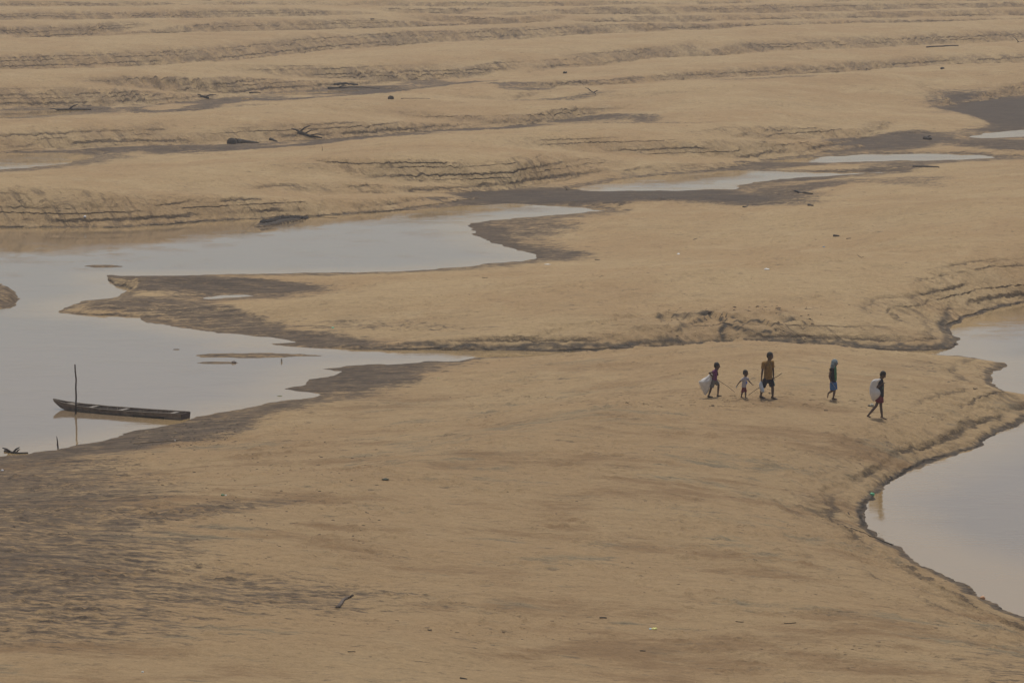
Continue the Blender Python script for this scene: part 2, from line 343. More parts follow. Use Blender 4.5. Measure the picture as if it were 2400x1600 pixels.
def coarse_height(X, Y):
    P = (X, Y)
    inv = np.zeros_like(X); K = 7.0
    water_d = np.full_like(X, 1e9)
    inside_any = np.zeros(X.shape, bool)
    for poly in polygons:
        pts = [at(p[0], p[1], 0.0) for p in poly]; nn = len(pts)
        best = np.full_like(X, 1e9); dmin = np.full_like(X, 1e9); ins = np.zeros(X.shape, bool)
        for i in range(nn):
            a, b = pts[i], pts[(i + 1) % nn]
            t, d, cr = seg_fields(P, np.array(a[:2]), np.array(b[:2]))
            s = poly[i][2] + (poly[(i + 1) % nn][2] - poly[i][2]) * t
            c = poly[i][3] + (poly[(i + 1) % nn][3] - poly[i][3]) * t
            wt = sstep(-0.40, 0.05, cr / np.maximum(d, 1e-6))
            best = np.minimum(best, (c * np.tanh(s * d / c) + 0.02 * np.maximum(1 - c / 2.2, 0.05) * d + (0.006 * np.maximum(1 - c / 2.2, 0.05) + 0.12 * (c < 0.2)) * d * d) / np.maximum(wt, 1e-3)); dmin = np.minimum(dmin, d)
            cond = ((a[1] > Y) != (b[1] > Y))
            xi = (b[0] - a[0]) * (Y - a[1]) / ((b[1] - a[1]) if abs(b[1] - a[1]) > 1e-9 else 1e-9) + a[0]
            ins ^= cond & (X < xi)
        inside_any |= ins
        water_d = np.minimum(water_d, dmin)
        inv += np.maximum(best, 1e-3) ** -K
    for ln in lines:
        best = np.full_like(X, 1e9)
        pts = [at(p[0], p[1], p[2]) for p in ln]
        for i in range(len(pts) - 1):
            a, b, A, B = pts[i], pts[i + 1], ln[i], ln[i + 1]
            t, d, cr = seg_fields(P, np.array(a[:2]), np.array(b[:2]))
            q = [A[k] + (B[k] - A[k]) * t for k in (2, 3, 4, 5)]
            side = sstep(-0.25, 0.35, cr / np.maximum(d, 1e-6))
            front = q[0] + q[2] * np.tanh(q[1] * d / q[2]) + 0.02 * np.maximum(1 - q[2] / 2.2, 0.05) * d + 0.006 * np.maximum(1 - q[2] / 2.2, 0.05) * d * d
            back = q[0] + q[3] * d + 0.0022 * d * d
            best = np.minimum(best, back + (front - back) * side)
        inv += np.maximum(best, 1e-3) ** -K
    h = inv ** (-1 / K)
    h = h - 0.0
    h = TOP * np.tanh(h / TOP) * 1.0
    h = np.where(inside_any, -np.minimum(0.12 * water_d, 0.6), h)
    return h, np.where(inside_any, -water_d, water_d)

def side_axis(dense, nd, far, ns):
    d = np.linspace(-dense, dense, nd)
    step = d[1] - d[0]; ex = []; x = dense; k = step
    g = (1.0)
    r = 1.16
    while x < far:
        k *= r; x += k; ex.append(x)
    ex = np.array(ex)
    return np.concatenate([-ex[::-1], d, ex])
tt = side_axis(0.137, 860, 1.6, 0)
def rows(y0, y1, n, p=1.35):
    a, b = y0 ** (1 - p), y1 ** (1 - p)
    return (a + (b - a) * np.linspace(0, 1, n)) ** (1 / (1 - p))
yy = rows(93, 505, 1330, 1.15)
k = yy[1] - yy[0]; pre = []; x = yy[0]
while x > 6: k *= 1.12; x -= k; pre.append(max(x, 4))
k = yy[-1] - yy[-2]; post = []; x = yy[-1]
while x < 6000: k *= 1.10; x += k; post.append(x)
yy = np.concatenate([pre[::-1], yy, post])
def thin(a, n):
    idx = np.unique(np.round(np.linspace(0, len(a) - 1, n)).astype(int)); return a[idx]
tc, yc = thin(tt, 330), thin(yy, 560)
TC, YC = np.meshgrid(tc, yc)
HC, DC = coarse_height(TC * YC, YC)
del TC, YC
def lookup(C, X, Y):
    "bilinear lookup of a coarse field at world points"
    Yc = np.clip(Y, yc[0], yc[-1]); t = np.clip(X / Yc, tc[0], tc[-1])
    fi = np.interp(t, tc, np.arange(len(tc))); fj = np.interp(Yc, yc, np.arange(len(yc)))
    i = np.minimum(fi.astype(int), len(tc) - 2); j = np.minimum(fj.astype(int), len(yc) - 2)
    u = fi - i; v = fj - j
    return (C[j, i] * (1 - u) + C[j, i + 1] * u) * (1 - v) + (C[j + 1, i] * (1 - u) + C[j + 1, i + 1] * u) * v
def pix(X, Y, Z=0.0):
    dz = Z - CAM_H; dpt = Y * cp - dz * sp
    return 1200 + FPX * X / dpt, 800 - FPX * (Y * sp + dz * cp) / dpt

# damp / muddy areas of the photograph: centre px, radii px, weight, tilt
wet_spots = [
    (20, 1170, 330, 110, .66, -.1), (0, 1330, 460, 130, .66, 0), (80, 1430, 420, 70, .5, 0), (330, 1215, 330, 22, .62, -.12), (520, 1385, 420, 45, .5, 0.05),
    (-60, 1080, 300, 30, .9, 0), (330, 1035, 330, 32, .95, -.17), (620, 960, 260, 22, .75, -.22),
    (470, 668, 330, 26, 1., 0.02), (420, 656, 160, 16, 1., 0), (430, 735, 260, 22, .8, 0.12), (700, 790, 240, 22, .9, 0.12), (560, 765, 180, 12, .8, .1), (900, 765, 260, 12, .35, 0),
    (820, 885, 170, 30, 1., -.05), (900, 862, 150, 14, .9, 0), (760, 905, 130, 14, .9, 0),
    (1170, 545, 90, 34, 1., .3), (1270, 590, 120, 24, .95, .05), (1230, 530, 140, 18, .7, 0),
    (1300, 462, 260, 16, 1.2, .03), (1600, 470, 320, 16, 1.2, -.02), (1850, 445, 200, 16, .9, -.12), (1930, 405, 240, 11, 1.0, -.08), (1750, 385, 330, 9, .9, -.1), (1480, 452, 260, 9, 1.2, 0), (1080, 470, 140, 9, 1., 0),
    (2080, 335, 150, 20, 1.1, 0), (2330, 345, 160, 16, 1., 0), (2200, 380, 200, 10, .8, 0), (2380, 262, 170, 45, 1.2, .05), (2330, 300, 120, 16, 1.1, 0),
    (240, 362, 260, 9, 1.0, -.05), (420, 347, 300, 6, 1., -.05), (760, 328, 260, 8, 1., -.06), (1060, 302, 220, 7, 1., -.05), (1330, 280, 220, 7, 1.0, 0), (1480, 286, 160, 5, .7, 0), (1400, 288, 180, 7, .4, 0),
    (480, 246, 200, 5, .9, -.05), (700, 226, 240, 8, 1.0, -.08), (850, 205, 110, 8, 1.1, 0), (1000, 192, 160, 7, .8, -.1), (190, 258, 120, 6, .9, 0), (80, 262, 200, 6, .7, 0),
    (1330, 228, 140, 6, .7, 0), (1290, 198, 120, 6, .8, 0), (1430, 190, 200, 5, .7, -.05), (1700, 175, 240, 4, .5, -.05),
    (2060, 430, 200, 10, .5, 0), (2350, 1590, 120, 60, .3, .3), (2230, 860, 160, 10, .35, 0.05),
]
def wet_field(px, py, h, slope):
    wv = np.zeros_like(px)
    for cx, cy, rx, ry, am, ti in wet_spots:
        dx = px - cx; dy = py - cy - ti * dx
        q = (dx / rx) ** 2 + (dy / ry) ** 2
        wv = np.maximum(wv, am * np.exp(-q * q * 0.5) ) if False else np.maximum(wv, am * ((1 - sstep(0.35, 1.6, q)) if ry < 40 else (1 - sstep(-0.2, 2.2, q)) * 1.15))
    return wv

def terrain():
    TT, YY = np.meshgrid(tt, yy)
    X = TT * YY; Y = YY
    n1 = fbm(X * 0.7, Y * 0.45, 1, 4, 0.55); n2 = fbm(X * 0.6 + 40, Y * 0.4, 2, 4, 0.55)
    n3 = fbm(X * 0.09, Y * 0.06, 21, 2); n4 = fbm(X * 0.09 + 9, Y * 0.06, 22, 2)
    amp = np.clip(0.16 + 0.0006 * (Y - 150), 0.05, 0.5)
    Xw = X + n1 * amp * 1.6 + n3 * 0.5; Yw = Y + n2 * amp * 1.5 + n4 * 0.4
    h = lookup(HC, Xw, Yw)
    dist = lookup(DC, Xw, Yw)
    e = 0.35
    hx = (lookup(HC, Xw + e, Yw) - lookup(HC, Xw - e, Yw)) / (2 * e)
    hy = (lookup(HC, Xw, Yw + e) - lookup(HC, Xw, Yw - e)) / (2 * e)
    slope = np.sqrt(hx * hx + hy * hy)
    face = sstep(0.10, 0.26, slope) * (h > 0)
    up = sstep(0.02, 0.35, h)
    px, py = pix(X, Y)
    vx, vy = pix(X, Y, np.maximum(h, 0))
    far = sstep(230, 320, Y)
    # wave-cut terraces: treads and broken little scarps
    along = fbm(X * 0.16, Y * 0.10, 31, 2)
    z = h.copy()
    brk = sstep(-0.22, 0.05, fbm(X * 0.35 + 3, h * 2.0 + Y * 0.08, 33, 3)) 
    big = sstep(-0.3, 0.1, fbm(X * 0.05 + 7, Y * 0.05, 35, 2))
    jag = fbm(X * 1.1, Y * 0.8, 34, 4, 0.6) * 0.030
    silt_shade = np.zeros_like(h)
    hv = h + along * 0.07 + jag
    for lv, st in ((0.13, 0.10), (0.36, 0.17), (0.62, 0.11), (0.90, 0.18), (1.20, 0.13), (1.46, 0.16), (1.66, 0.08)):
        bl = sstep(-0.20, 0.12, fbm(X * 0.22 + lv * 31, Y * 0.12 + lv * 5, 36, 3, 0.6))
        m = face * bl * big * (1 - 0.35 * far)
        r0 = sstep(lv - 0.04, lv + 0.04, hv)
        # drop the tread in front of the scarp, keep the mean
        z += m * st * 0.7 * (r0 - sstep(lv - 0.16, lv + 0.16, hv))
        line = np.exp(-((hv - lv + 0.008) / (0.013 + 0.008 * far)) ** 2)
        silt_shade = np.maximum(silt_shade, 0 * line * m * (0.95 if st > 0.12 else 0.7))
    # diagonal runnels down the faces
    u = X * 0.95 + Y * 0.55; v = X * 0.10 - Y * 0.18
    run = fbm(u * 1.5, v, 41, 4, 0.62)
    pat = sstep(-0.05, 0.35, fbm(X * 0.11, Y * 0.09, 43, 3))
    rid = -np.abs(run) * 0.24 + 0.06
    z += face * up * rid * (0.10 + 0.55 * pat + 0.45 * far) * (0.6 + 0.75 * far)
    face_shade = face * up * (0.06 + 0.90 * far) * np.clip(0.45 + run * 1.3 + 0.5 * pat * far, 0, 1)  # darker tone on bank faces, shade put into the colour
    run2 = fbm(u * 4.0, v * 2.5, 45, 3, 0.6)
    z += face * up * run2 * 0.035 * (0.3 + pat)
    # collapsed cutbank
    cx = (px - 1730) / 200.0
    col = sstep(1.25, 0.5, np.abs(cx) + .3 * n1) * sstep(0.05, 0.2, h) * sstep(5.6, 4.2, dist) * (Y > 160) * (Y < 185)
    colw = sstep(1245, 1320, px) * sstep(1560, 1500, px) * 0.45 * sstep(0.05, 0.2, h) * sstep(6, 4.0, dist) * (Y > 158) * (Y < 180)
    cc = np.maximum(col, colw)
    cl = dist + fbm(X * 0.40, Y * 0.40, 51, 3, 0.5) * 1.3
    for c0, a0 in ((3.1, .46), (2.1, .32), (1.2, .18)):
        cm = sstep(-.5, .0, fbm(X * .28 + c0 * 9, Y * .2, 54, 3, .6))
        z += cc * cm * a0 * (sstep(c0 - .16, c0 + .16, cl) - sstep(c0 - 1.1, c0 + 1.3, cl))
        silt_shade = np.maximum(silt_shade, cc * cm * .85 * np.exp(-((cl - c0) / .17) ** 2))  # ledge edges darkened: shadow and moist layers in the colour
    blk = fbm(X * 0.7, Y * 2.0, 53, 4, 0.65)
    # dark colour line along the channel foot, shape unchanged
    px4 = sstep(700, 1000, px) * sstep(2280, 2200, px)
    ub = px4 * (Y > 158) * (Y < 176) * (dist > 0) * sstep(1.6, 0.9, dist + n1 * 0.3)
    z += ub * 0.0
    silt_shade = np.maximum(silt_shade, 0.75 * px4 * (Y > 158) * (Y < 176) * (dist > 0) * np.exp(-((dist - 0.35 + n1 * 0.3) / 0.3) ** 2))
    # broad undulation and lumps on the flats
    flat = (1 - face) * up
    z += flat * (fbm(X * 0.10, Y * 0.10, 61, 3) * 0.13 + fbm(X * 0.5, Y * 0.42, 63, 3) * 0.03)
    lump = fbm(X * 2.2, Y * 1.7, 65, 3, 0.6)
    lm = sstep(0.0, 0.35, fbm(X * 0.3, Y * 0.3, 67, 3))
    z += up * (0.012 + 0.022 * lm) * lump
    z += up * 0.03 * sstep(0.34, 0.7, lump) * lm
    ridg = fbm(X * 0.30 + n1, Y * 1.3, 69, 3, 0.6)
    z += flat * 0.035 * np.abs(ridg) * sstep(-.3, .3, n3)
    z = np.where(h > 0.004, np.maximum(z, 0.004 + 0.1 * np.minimum(h, 0.2)), z)
    # footprints trail, trodden ground near the walkers
    tr = sstep(26, 8, np.abs(py - (938 + 0.02 * (px - 1700)))) * sstep(1500, 1650, px) * sstep(2300, 2150, px)
    z -= tr * 0.05 * sstep(0.28, 0.55, fbm(X * 3.2, Y * 2.6, 71, 1))
    trail = sstep(22, 8, np.abs(vy - (936 + 0.075 * np.maximum(vx - 1850, 0) + 8 * n3))) * sstep(900, 1300, vx) * sstep(2180, 2080, vx)
    # beyond the photographed ground: sand waves out to the horizon
    farz = sstep(560, 700, Y)
    z = z * (1 - farz) + farz * (1.2 + 1.2 * np.abs(noise(X * 0.004, Y * 0.02, 81)) + 0.5 * noise(X * 0.001, Y * 0.001, 82))
    # sand bars just breaking the surface
    for bx, by, rx, ry, top in ((585, 833, 130, 6.5, .05), (510, 850, 46, 3.2, .035), (240, 624, 42, 4.0, .04), (0, 697, 46, 26, .3), (414, 819, 8, 1.6, .02), (700, 833, 80, 2.0, .012)):
        q = np.sqrt(((px - bx) / rx) ** 2 + ((py - by) / ry) ** 2) + n1 * 0.25
        bz = top * (1 - q) if top < .1 else np.where(q < 1, top * np.tanh(2.2 * (1 - q)), 0.05 * (1 - q))
        z = np.where(q < 1.3, np.maximum(z, np.where(q < 1, np.maximum(bz, 0.0), -0.3 * (q - 1))), z)
    # dark clod reef in the far reach
    rxy = (px - 655) / 62.0; ry = (py - (522 - 0.16 * (px - 655))) / 5.5
    q = rxy ** 2 + ry ** 2
    reef = sstep(1.0, 0.4, q)
    z = np.where(q < 1, np.maximum(z, reef * (0.14 + 0.05 * sstep(-.1, .1, n1))), z)
    # wetness
    wet = wet_field(vx + n3 * 70 + n1 * 25, vy + n4 * 16 + n2 * 5 * sstep(700, 900, vy), h, slope)
    for cx, cy, rx, ry, ti in ((2120, 268, 190, 24, .12), (2250, 292, 50, 8, .05), (1900, 300, 200, 22, 0)):
        dq = ((vx - cx) / rx) ** 2 + ((vy - cy - ti * (vx - cx)) / ry) ** 2
        wet *= sstep(0.8, 1.3, dq)
    shore = np.where(h > 0, sstep(0.16, 0.02, h + n1 * 0.02), 1.0)
    wet = np.maximum(wet * (1 - 0.6 * face), shore * 0.72)
    silt_shade = np.maximum(silt_shade, 0.6 * face * sstep(0.13, 0.06, h) * (h > 0))
    wet = np.maximum(wet, reef * 1.5)
    silt_shade = np.maximum(silt_shade, reef * 0.9)
    face_shade = np.maximum(face_shade, 0.15 * cc)
    stain = sstep(640, 1150, vy) * 0.85 + 0.15
    nr, nc = X.shape
    co = np.stack([X, Y, z], -1).reshape(-1, 3)
    me = bpy.data.meshes.new('ground')
    me.vertices.add(nr * nc); me.vertices.foreach_set('co', co.ravel().astype(np.float32))
    idx = np.arange(nr * nc).reshape(nr, nc)
    q = np.stack([idx[:-1, :-1], idx[:-1, 1:], idx[1:, 1:], idx[1:, :-1]], -1).reshape(-1, 4)
    me.loops.add(q.size); me.loops.foreach_set('vertex_index', q.ravel().astype(np.int32))
    me.polygons.add(len(q)); me.polygons.foreach_set('loop_start', np.arange(0, q.size, 4, dtype=np.int32))
    me.polygons.foreach_set('use_smooth', np.ones(len(q), bool))
    me.update(calc_edges=True)
    for nm, arr in (('wet', wet), ('silt_shade', silt_shade), ('face_shade', face_shade), ('hv', h + along * 0.05), ('facek', face * (h > 0.0)), ('lw', np.clip(slope, 0.12, 0.6) / 0.42), ('trail', trail), ('stain', stain)):
        a = me.attributes.new(nm, 'FLOAT', 'POINT'); a.data.foreach_set('value', arr.ravel().astype(np.float32))
    me.materials.append(ground_material())
    o = bpy.data.objects.new('ground', me); COL.objects.link(o); o['kind'] = 'structure'
    return o, z
ground, ZF = terrain()
def gz(X, Y):
    t = X / Y
    i = int(np.clip(np.searchsorted(tt, t) - 1, 0, len(tt) - 2)); j = int(np.clip(np.searchsorted(yy, Y) - 1, 0, len(yy) - 2))
    u = (t - tt[i]) / (tt[i + 1] - tt[i]); v = (Y - yy[j]) / (yy[j + 1] - yy[j])
    return float((ZF[j, i] * (1 - u) + ZF[j, i + 1] * u) * (1 - v) + (ZF[j + 1, i] * (1 - u) + ZF[j + 1, i + 1] * u) * v)
def hit(px, py):
    "first point of the ground (or water) that the pixel's ray meets"
    a, b = (px - 1200) / FPX, (800 - py) / FPX
    d = Vector((a, cp + b * sp, -sp + b * cp)); o = Vector((0, 0, CAM_H))
    s0 = (CAM_H - 3.5) / -d.z; s1 = (CAM_H + 0.2) / -d.z
    prev = s0
    for i in range(401):
        s = s0 + (s1 - s0) * i / 400
        p = o + d * s
        if p.z <= max(gz(p.x, p.y), 0.0):
            lo, hi = prev, s
            for _ in range(20):
                mid = (lo + hi) / 2; q = o + d * mid
                if q.z <= max(gz(q.x, q.y), 0.0): hi = mid
                else: lo = mid
            q = o + d * hi; q.z = max(gz(q.x, q.y), 0.0); return q
        prev = s
    return at(px, py, 0)

wm = water_material()
wy = np.concatenate([[60, 90], np.arange(122, 226, 0.5), np.arange(226, 330, 1.0), [420, 500]]); wt_ = np.concatenate([[-2.2, -1, -.5, -.3, -.2], np.linspace(-.15, .15, 260), [.2, .3, .5, 1, 2.2]])
WT, WY = np.meshgrid(wt_, wy); WX = WT * WY
wn1 = fbm(WX * 0.5, WY * 0.4, 101, 3); wdep = -lookup(HC, WX, WY) + wn1 * 0.05
nr, nc = WX.shape; ii = np.arange(nr * nc).reshape(nr, nc)
water = mesh_obj('water', np.stack([WX, WY, WX * 0], -1).reshape(-1, 3).tolist(), np.stack([ii[:-1, :-1], ii[:-1, 1:], ii[1:, 1:], ii[1:, :-1]], -1).reshape(-1, 4).tolist(), wm, smooth=False, kind='structure')
wa = water.data.attributes.new('depth', 'FLOAT', 'POINT'); wa.data.foreach_set('value', wdep.ravel().astype(np.float32))

# air
hz = bpy.data.materials.new('haze'); hz.use_nodes = True; hn = hz.node_tree; hn.nodes.clear()
pv = hn.nodes.new('ShaderNodeVolumePrincipled'); pv.inputs['Density'].default_value = 0.00036; pv.inputs['Color'].default_value = (0.93, 0.93, 0.95, 1); pv.inputs['Anisotropy'].default_value = 0.2
ho = hn.nodes.new('ShaderNodeOutputMaterial'); hn.links.new(pv.outputs[0], ho.inputs['Volume'])
x0, x1, y0, y1, z0, z1 = -10500, 10500, -60, 6900, -2.2, 23.0
mesh_obj('haze', [(x, y, z) for z in (z0, z1) for y in (y0, y1) for x in (x0, x1)],
         [(0, 2, 3, 1), (4, 5, 7, 6), (0, 1, 5, 4), (2, 6, 7, 3), (0, 4, 6, 2), (1, 3, 7, 5)], hz, smooth=False, kind='stuff')
#@@OBJECTS
# ------------------------------------------------------------------ modelling helpers
def frame_of(d):
    d = Vector(d).normalized(); y = Vector((0, 1, 0))
    if abs(d.dot(y)) > 0.95: y = Vector((1, 0, 0))
    b = (y - d * d.dot(y)).normalized(); a = b.cross(d).normalized()
    return d, a, b                     # a: in the picture plane, b: depth
def cap(p0, r0, p1, r1, n=12, round0=True, round1=True):
    "tapered limb between two points; a radius may be (in-plane, depth)"
    p0, p1 = Vector(p0), Vector(p1); d, a, b = frame_of(p1 - p0)
    r0 = r0 if isinstance(r0, tuple) else (r0, r0); r1 = r1 if isinstance(r1, tuple) else (r1, r1)
    rings = []
    if round0:
        for k in (80, 55, 28): rings.append((p0 - d * min(r0) * math.sin(R(k)), r0[0] * math.cos(R(k)), r0[1] * math.cos(R(k))))
    for f in (0, .33, .66, 1): rings.append((p0.lerp(p1, f), r0[0] + (r1[0] - r0[0]) * f, r0[1] + (r1[1] - r0[1]) * f))
    if round1:
        for k in (28, 55, 80): rings.append((p1 + d * min(r1) * math.sin(R(k)), r1[0] * math.cos(R(k)), r1[1] * math.cos(R(k))))
    return ring_mesh([(c, a * ra, b * rb) for c, ra, rb in rings], n)
def ring_mesh(rings, n):
    vs, fs = [], []
    for c, A, B in rings:
        for i in range(n):
            t = 2 * math.pi * i / n; vs.append(c + A * math.cos(t) + B * math.sin(t))
    m = len(rings)
    for j in range(m - 1):
        for i in range(n):
            k = (i + 1) % n; fs.append((j * n + i, j * n + k, (j + 1) * n + k, (j + 1) * n + i))
    fs.append(tuple(range(n - 1, -1, -1))); fs.append(tuple((m - 1) * n + i for i in range(n)))
    return vs, fs
def ball(c, r, n=12, m=8, rot=None):
    c = Vector(c); r = r if isinstance(r, tuple) else (r, r, r); vs, fs = [], []
    for j in range(m + 1):
        ph = math.pi * (j + 0.02 if j == 0 else (j - 0.02 if j == m else j)) / m
        for i in range(n):
            t = 2 * math.pi * i / n
            v = Vector((r[0] * math.sin(ph) * math.cos(t), r[1] * math.sin(ph) * math.sin(t), r[2] * math.cos(ph)))
            if rot: v = rot @ v
            vs.append(c + v)
    for j in range(m):
        for i in range(n):
            k = (i + 1) % n; fs.append((j * n + i, (j + 1) * n + i, (j + 1) * n + k, j * n + k))
    fs.append(tuple(range(n))); fs.append(tuple(m * n + i for i in range(n - 1, -1, -1)))
    return vs, fs
def join(parts):
    vs, fs = [], []
    for v, f in parts:
        o = len(vs); vs += list(v); fs += [tuple(i + o for i in q) for q in f]
    return vs, fs
def fuse(name, parts, mat, parent, voxel=0.012, smooth=3, extra=None, label=None):
    "merge overlapping closed shells into one continuous surface"
    vs, fs = join(parts)
    me = bpy.data.meshes.new(name + '_src'); me.from_pydata([tuple(v) for v in vs], [], fs); me.update()
    tmp = bpy.data.objects.new('tmp', me); COL.objects.link(tmp)
    md = tmp.modifiers.new('r', 'REMESH'); md.mode = 'VOXEL'; md.voxel_size = voxel; md.adaptivity = 0
    if smooth:
        s = tmp.modifiers.new('s', 'SMOOTH'); s.factor = 0.5; s.iterations = smooth
    dg = bpy.context.evaluated_depsgraph_get(); dg.update()
    ev = tmp.evaluated_get(dg); me2 = bpy.data.meshes.new_from_object(ev)
    bpy.data.objects.remove(tmp); bpy.data.meshes.remove(me)
    if extra:
        bm = bmesh.new(); bm.from_mesh(me2)
        for v, f in extra:
            b = [bm.verts.new(tuple(q)) for q in v]
            for q in f:
                try: bm.faces.new([b[i] for i in q])
                except ValueError: pass
        bm.to_mesh(me2); bm.free()
    me2.name = name; me2.materials.clear(); me2.materials.append(mat)
    me2.polygons.foreach_set('use_smooth', [True] * len(me2.polygons))
    o = bpy.data.objects.new(name, me2); COL.objects.link(o); o.parent = parent
    if label: o['label'] = label
    return o
def tube(pts, radii, n=7):
    vs, fs = [], []; pts = [Vector(p) for p in pts]
    rings = []
    for i, p in enumerate(pts):
        d = (pts[min(i + 1, len(pts) - 1)] - pts[max(i - 1, 0)]); dd, a, b = frame_of(d)
        rings.append((p, a * radii[i], b * radii[i]))
    return ring_mesh(rings, n)

SKIN = simple('brown_skin', (0.085, 0.045, 0.027), 0.5, 0.12, 20, 0.35)
SKIN2 = simple('lighter_brown_skin', (0.115, 0.060, 0.035), 0.55, 0.12, 20, 0.35)
HAIR = simple('black_hair', (0.009, 0.008, 0.008), 0.6, 0.4, 60, 0.3, 0.4)
EYE = simple('eye_white', (0.25, 0.22, 0.2), 0.3, 0.05)
def cloth(name, col, var=0.22): return simple(name, col, 0.85, var, 14, 0.1, 0.5)
WOOD_D = simple('dark_wet_wood', (0.045, 0.034, 0.027), 0.8, 0.4, 14, 0.2, 0.7, (1, 1, 6))
STICK = simple('stick_bark', (0.040, 0.028, 0.020), 0.8, 0.3, 20)

# ------------------------------------------------------------------ people
def hand_parts(c, fore, curl, s, side, thumb):
    "palm ellipsoid plus five bent fingers; fore = direction fingers leave, curl = direction they bend to"
    f = Vector(fore).normalized(); q = Vector(curl); q = (q - f * q.dot(f)).normalized(); lat = f.cross(q).normalized()
    c = Vector(c); palm = cap(c, (0.020 * s, 0.028 * s), c + f * 0.055 * s, (0.017 * s, 0.034 * s), 8)
    out = []
    for i, (o, ln) in enumerate(((-0.030, .060), (-0.010, .074), (0.010, .070), (0.029, .054))):
        a = c + f * 0.058 * s + lat * o * s; b = a + (f * 0.8 + q * 0.5).normalized() * ln * 0.55 * s; e = b + (f * 0.2 + q * 0.95).normalized() * ln * 0.5 * s
        out.append(cap(a, .0085 * s, b, .0078 * s, 6)); out.append(cap(b, .0078 * s, e, .0065 * s, 6))
    a = c + f * 0.012 * s + lat * thumb * 0.028 * s; b = a + (f * 0.6 + lat * thumb * 0.7 + q * 0.2).normalized() * 0.034 * s; e = b + (f * 0.8 + q * 0.5).normalized() * 0.028 * s
    out.append(cap(a, .011 * s, b, .0095 * s, 6)); out.append(cap(b, .0095 * s, e, .0075 * s, 6))
    return palm, out
def make_person(px, py, S, o, J, face, s, hs, colr, skin, label, garments, barefoot=False, sandal_mat=None, hair=True, limb=1.0):
    g = hit(px, py)
    root = empty('person', g); tag(root, label, 'person')
    K = {}
    for k, v in J.items():
        K[k] = Vector(((v[0] - o[0]) / S, v[2], (o[1] - v[1]) / S / 0.99))
    for k in ('anL', 'toL', 'anR', 'toR'):       # feet meet the sloping sand
        if len(J[k]) == 3:
            fz = gz(g.x + K[k].x, g.y + K[k].y) - g.z
            K[k].z = fz + (0.065 * s if k.startswith('an') else 0.022 * s)
    f = Vector(face).normalized(); up = Vector((0, 0, 1)); lat = f.cross(up).normalized()
    hd = K['head']; hr = hs
    upv = (up - f * up.dot(f)).normalized()
    rot = Matrix((f, lat, upv)).transposed()
    P = []
    P.append(ball(hd + upv * .02 * hr, (.098 * hr, .078 * hr, .105 * hr), rot=rot))
    P.append(ball(hd + f * .022 * hr - upv * .055 * hr, (.066 * hr, .058 * hr, .068 * hr), rot=rot))
    P.append(cap(hd + f * .088 * hr + upv * .012 * hr, .010 * hr, hd + f * .108 * hr - upv * .018 * hr, .016 * hr, 8))       # nose
    P.append(cap(hd + f * .080 * hr - upv * .062 * hr + lat * .02 * hr, .012 * hr, hd + f * .080 * hr - upv * .062 * hr - lat * .02 * hr, .012 * hr, 8))  # lips
    P.append(cap(hd + f * .084 * hr + upv * .033 * hr + lat * .035 * hr, .012 * hr, hd + f * .084 * hr + upv * .033 * hr - lat * .035 * hr, .012 * hr, 8))  # brow
    for sg in (-1, 1): P.append(ball(hd + lat * sg * .080 * hr - f * .005 * hr - upv * .005 * hr, (.020 * hr, .010 * hr, .032 * hr), 8, 6, rot))
    P.append(cap(hd - upv * .05 * hr - f * .02 * hr, .050 * s, K['neck'], .058 * s))
    P.append(cap(K['shL'], .062 * s, K['shR'], .062 * s))
    P.append(cap(K['neck'] - up * .03 * s, (.075 * s, .075 * s), K['chest'], (.105 * s, .125 * s)))
    P.append(cap(K['chest'], (.105 * s, .130 * s), K['pelvis'], (.095 * s, .125 * s)))
    P.append(cap(K['hipL'], .085 * s, K['hipR'], .085 * s))
    ex = []
    for sd_ in 'LR':
        P.append(cap(K['sh' + sd_], .050 * s * limb, K['el' + sd_], .037 * s * limb)); P.append(cap(K['el' + sd_], .038 * s * limb, K['ha' + sd_], .025 * s * limb))
        fore = K['ha' + sd_] - K['el' + sd_]
        palm, fing = hand_parts(K['ha' + sd_], fore, J.get('curl' + sd_ + '_', None) or (f + Vector((0, 0, .15))), s * 1.02, sd_, 1 if sd_ == 'L' else -1)
        P.append(palm); ex += fing
        P.append(cap(K['hip' + sd_], .080 * s * limb, K['kn' + sd_], .052 * s * limb))
        mid = K['kn' + sd_].lerp(K['an' + sd_], .33)
        P.append(cap(K['kn' + sd_], .050 * s * limb, mid, .053 * s * limb)); P.append(cap(mid, .053 * s * limb, K['an' + sd_], .033 * s * limb))
        td = K['to' + sd_] - K['an' + sd_]
        P.append(cap(K['an' + sd_] - td * .22 - up * .02 * s, .032 * s, K['to' + sd_], (.020 * s, .036 * s)))
    fuse('body', P, skin, root, 0.0105 * max(s, .75), 2, extra=ex)
    for sg in (-1, 1):
        ev = ball(hd + f * .088 * hr + upv * .012 * hr + lat * sg * .033 * hr, .010 * hr, 8, 6); mesh_obj('eye', ev[0], ev[1], EYE, root)
    if hair:
        H = [ball(hd + upv * .045 * hr - f * .018 * hr, (.102 * hr, .090 * hr, .095 * hr), rot=rot),
             ball(hd + upv * .010 * hr - f * .048 * hr, (.070 * hr, .082 * hr, .092 * hr), rot=rot)]
        for i in range(26):
            v = Vector((random.gauss(0, 1), random.gauss(0, 1), abs(random.gauss(0, 1)) + .25)).normalized()
            H.append(ball(hd + upv * .045 * hr - f * .02 * hr + rot @ Vector((v.x * .09, v.y * .078, v.z * .085)) * hr, .017 * hr, 6, 5))
        fuse('hair', H, HAIR, root, 0.010, 1)
    for gname, gm, parts, lb in garments(K, s, f, lat): fuse(gname, parts, gm, root, 0.011 * max(s, .75), 2, label=lb)
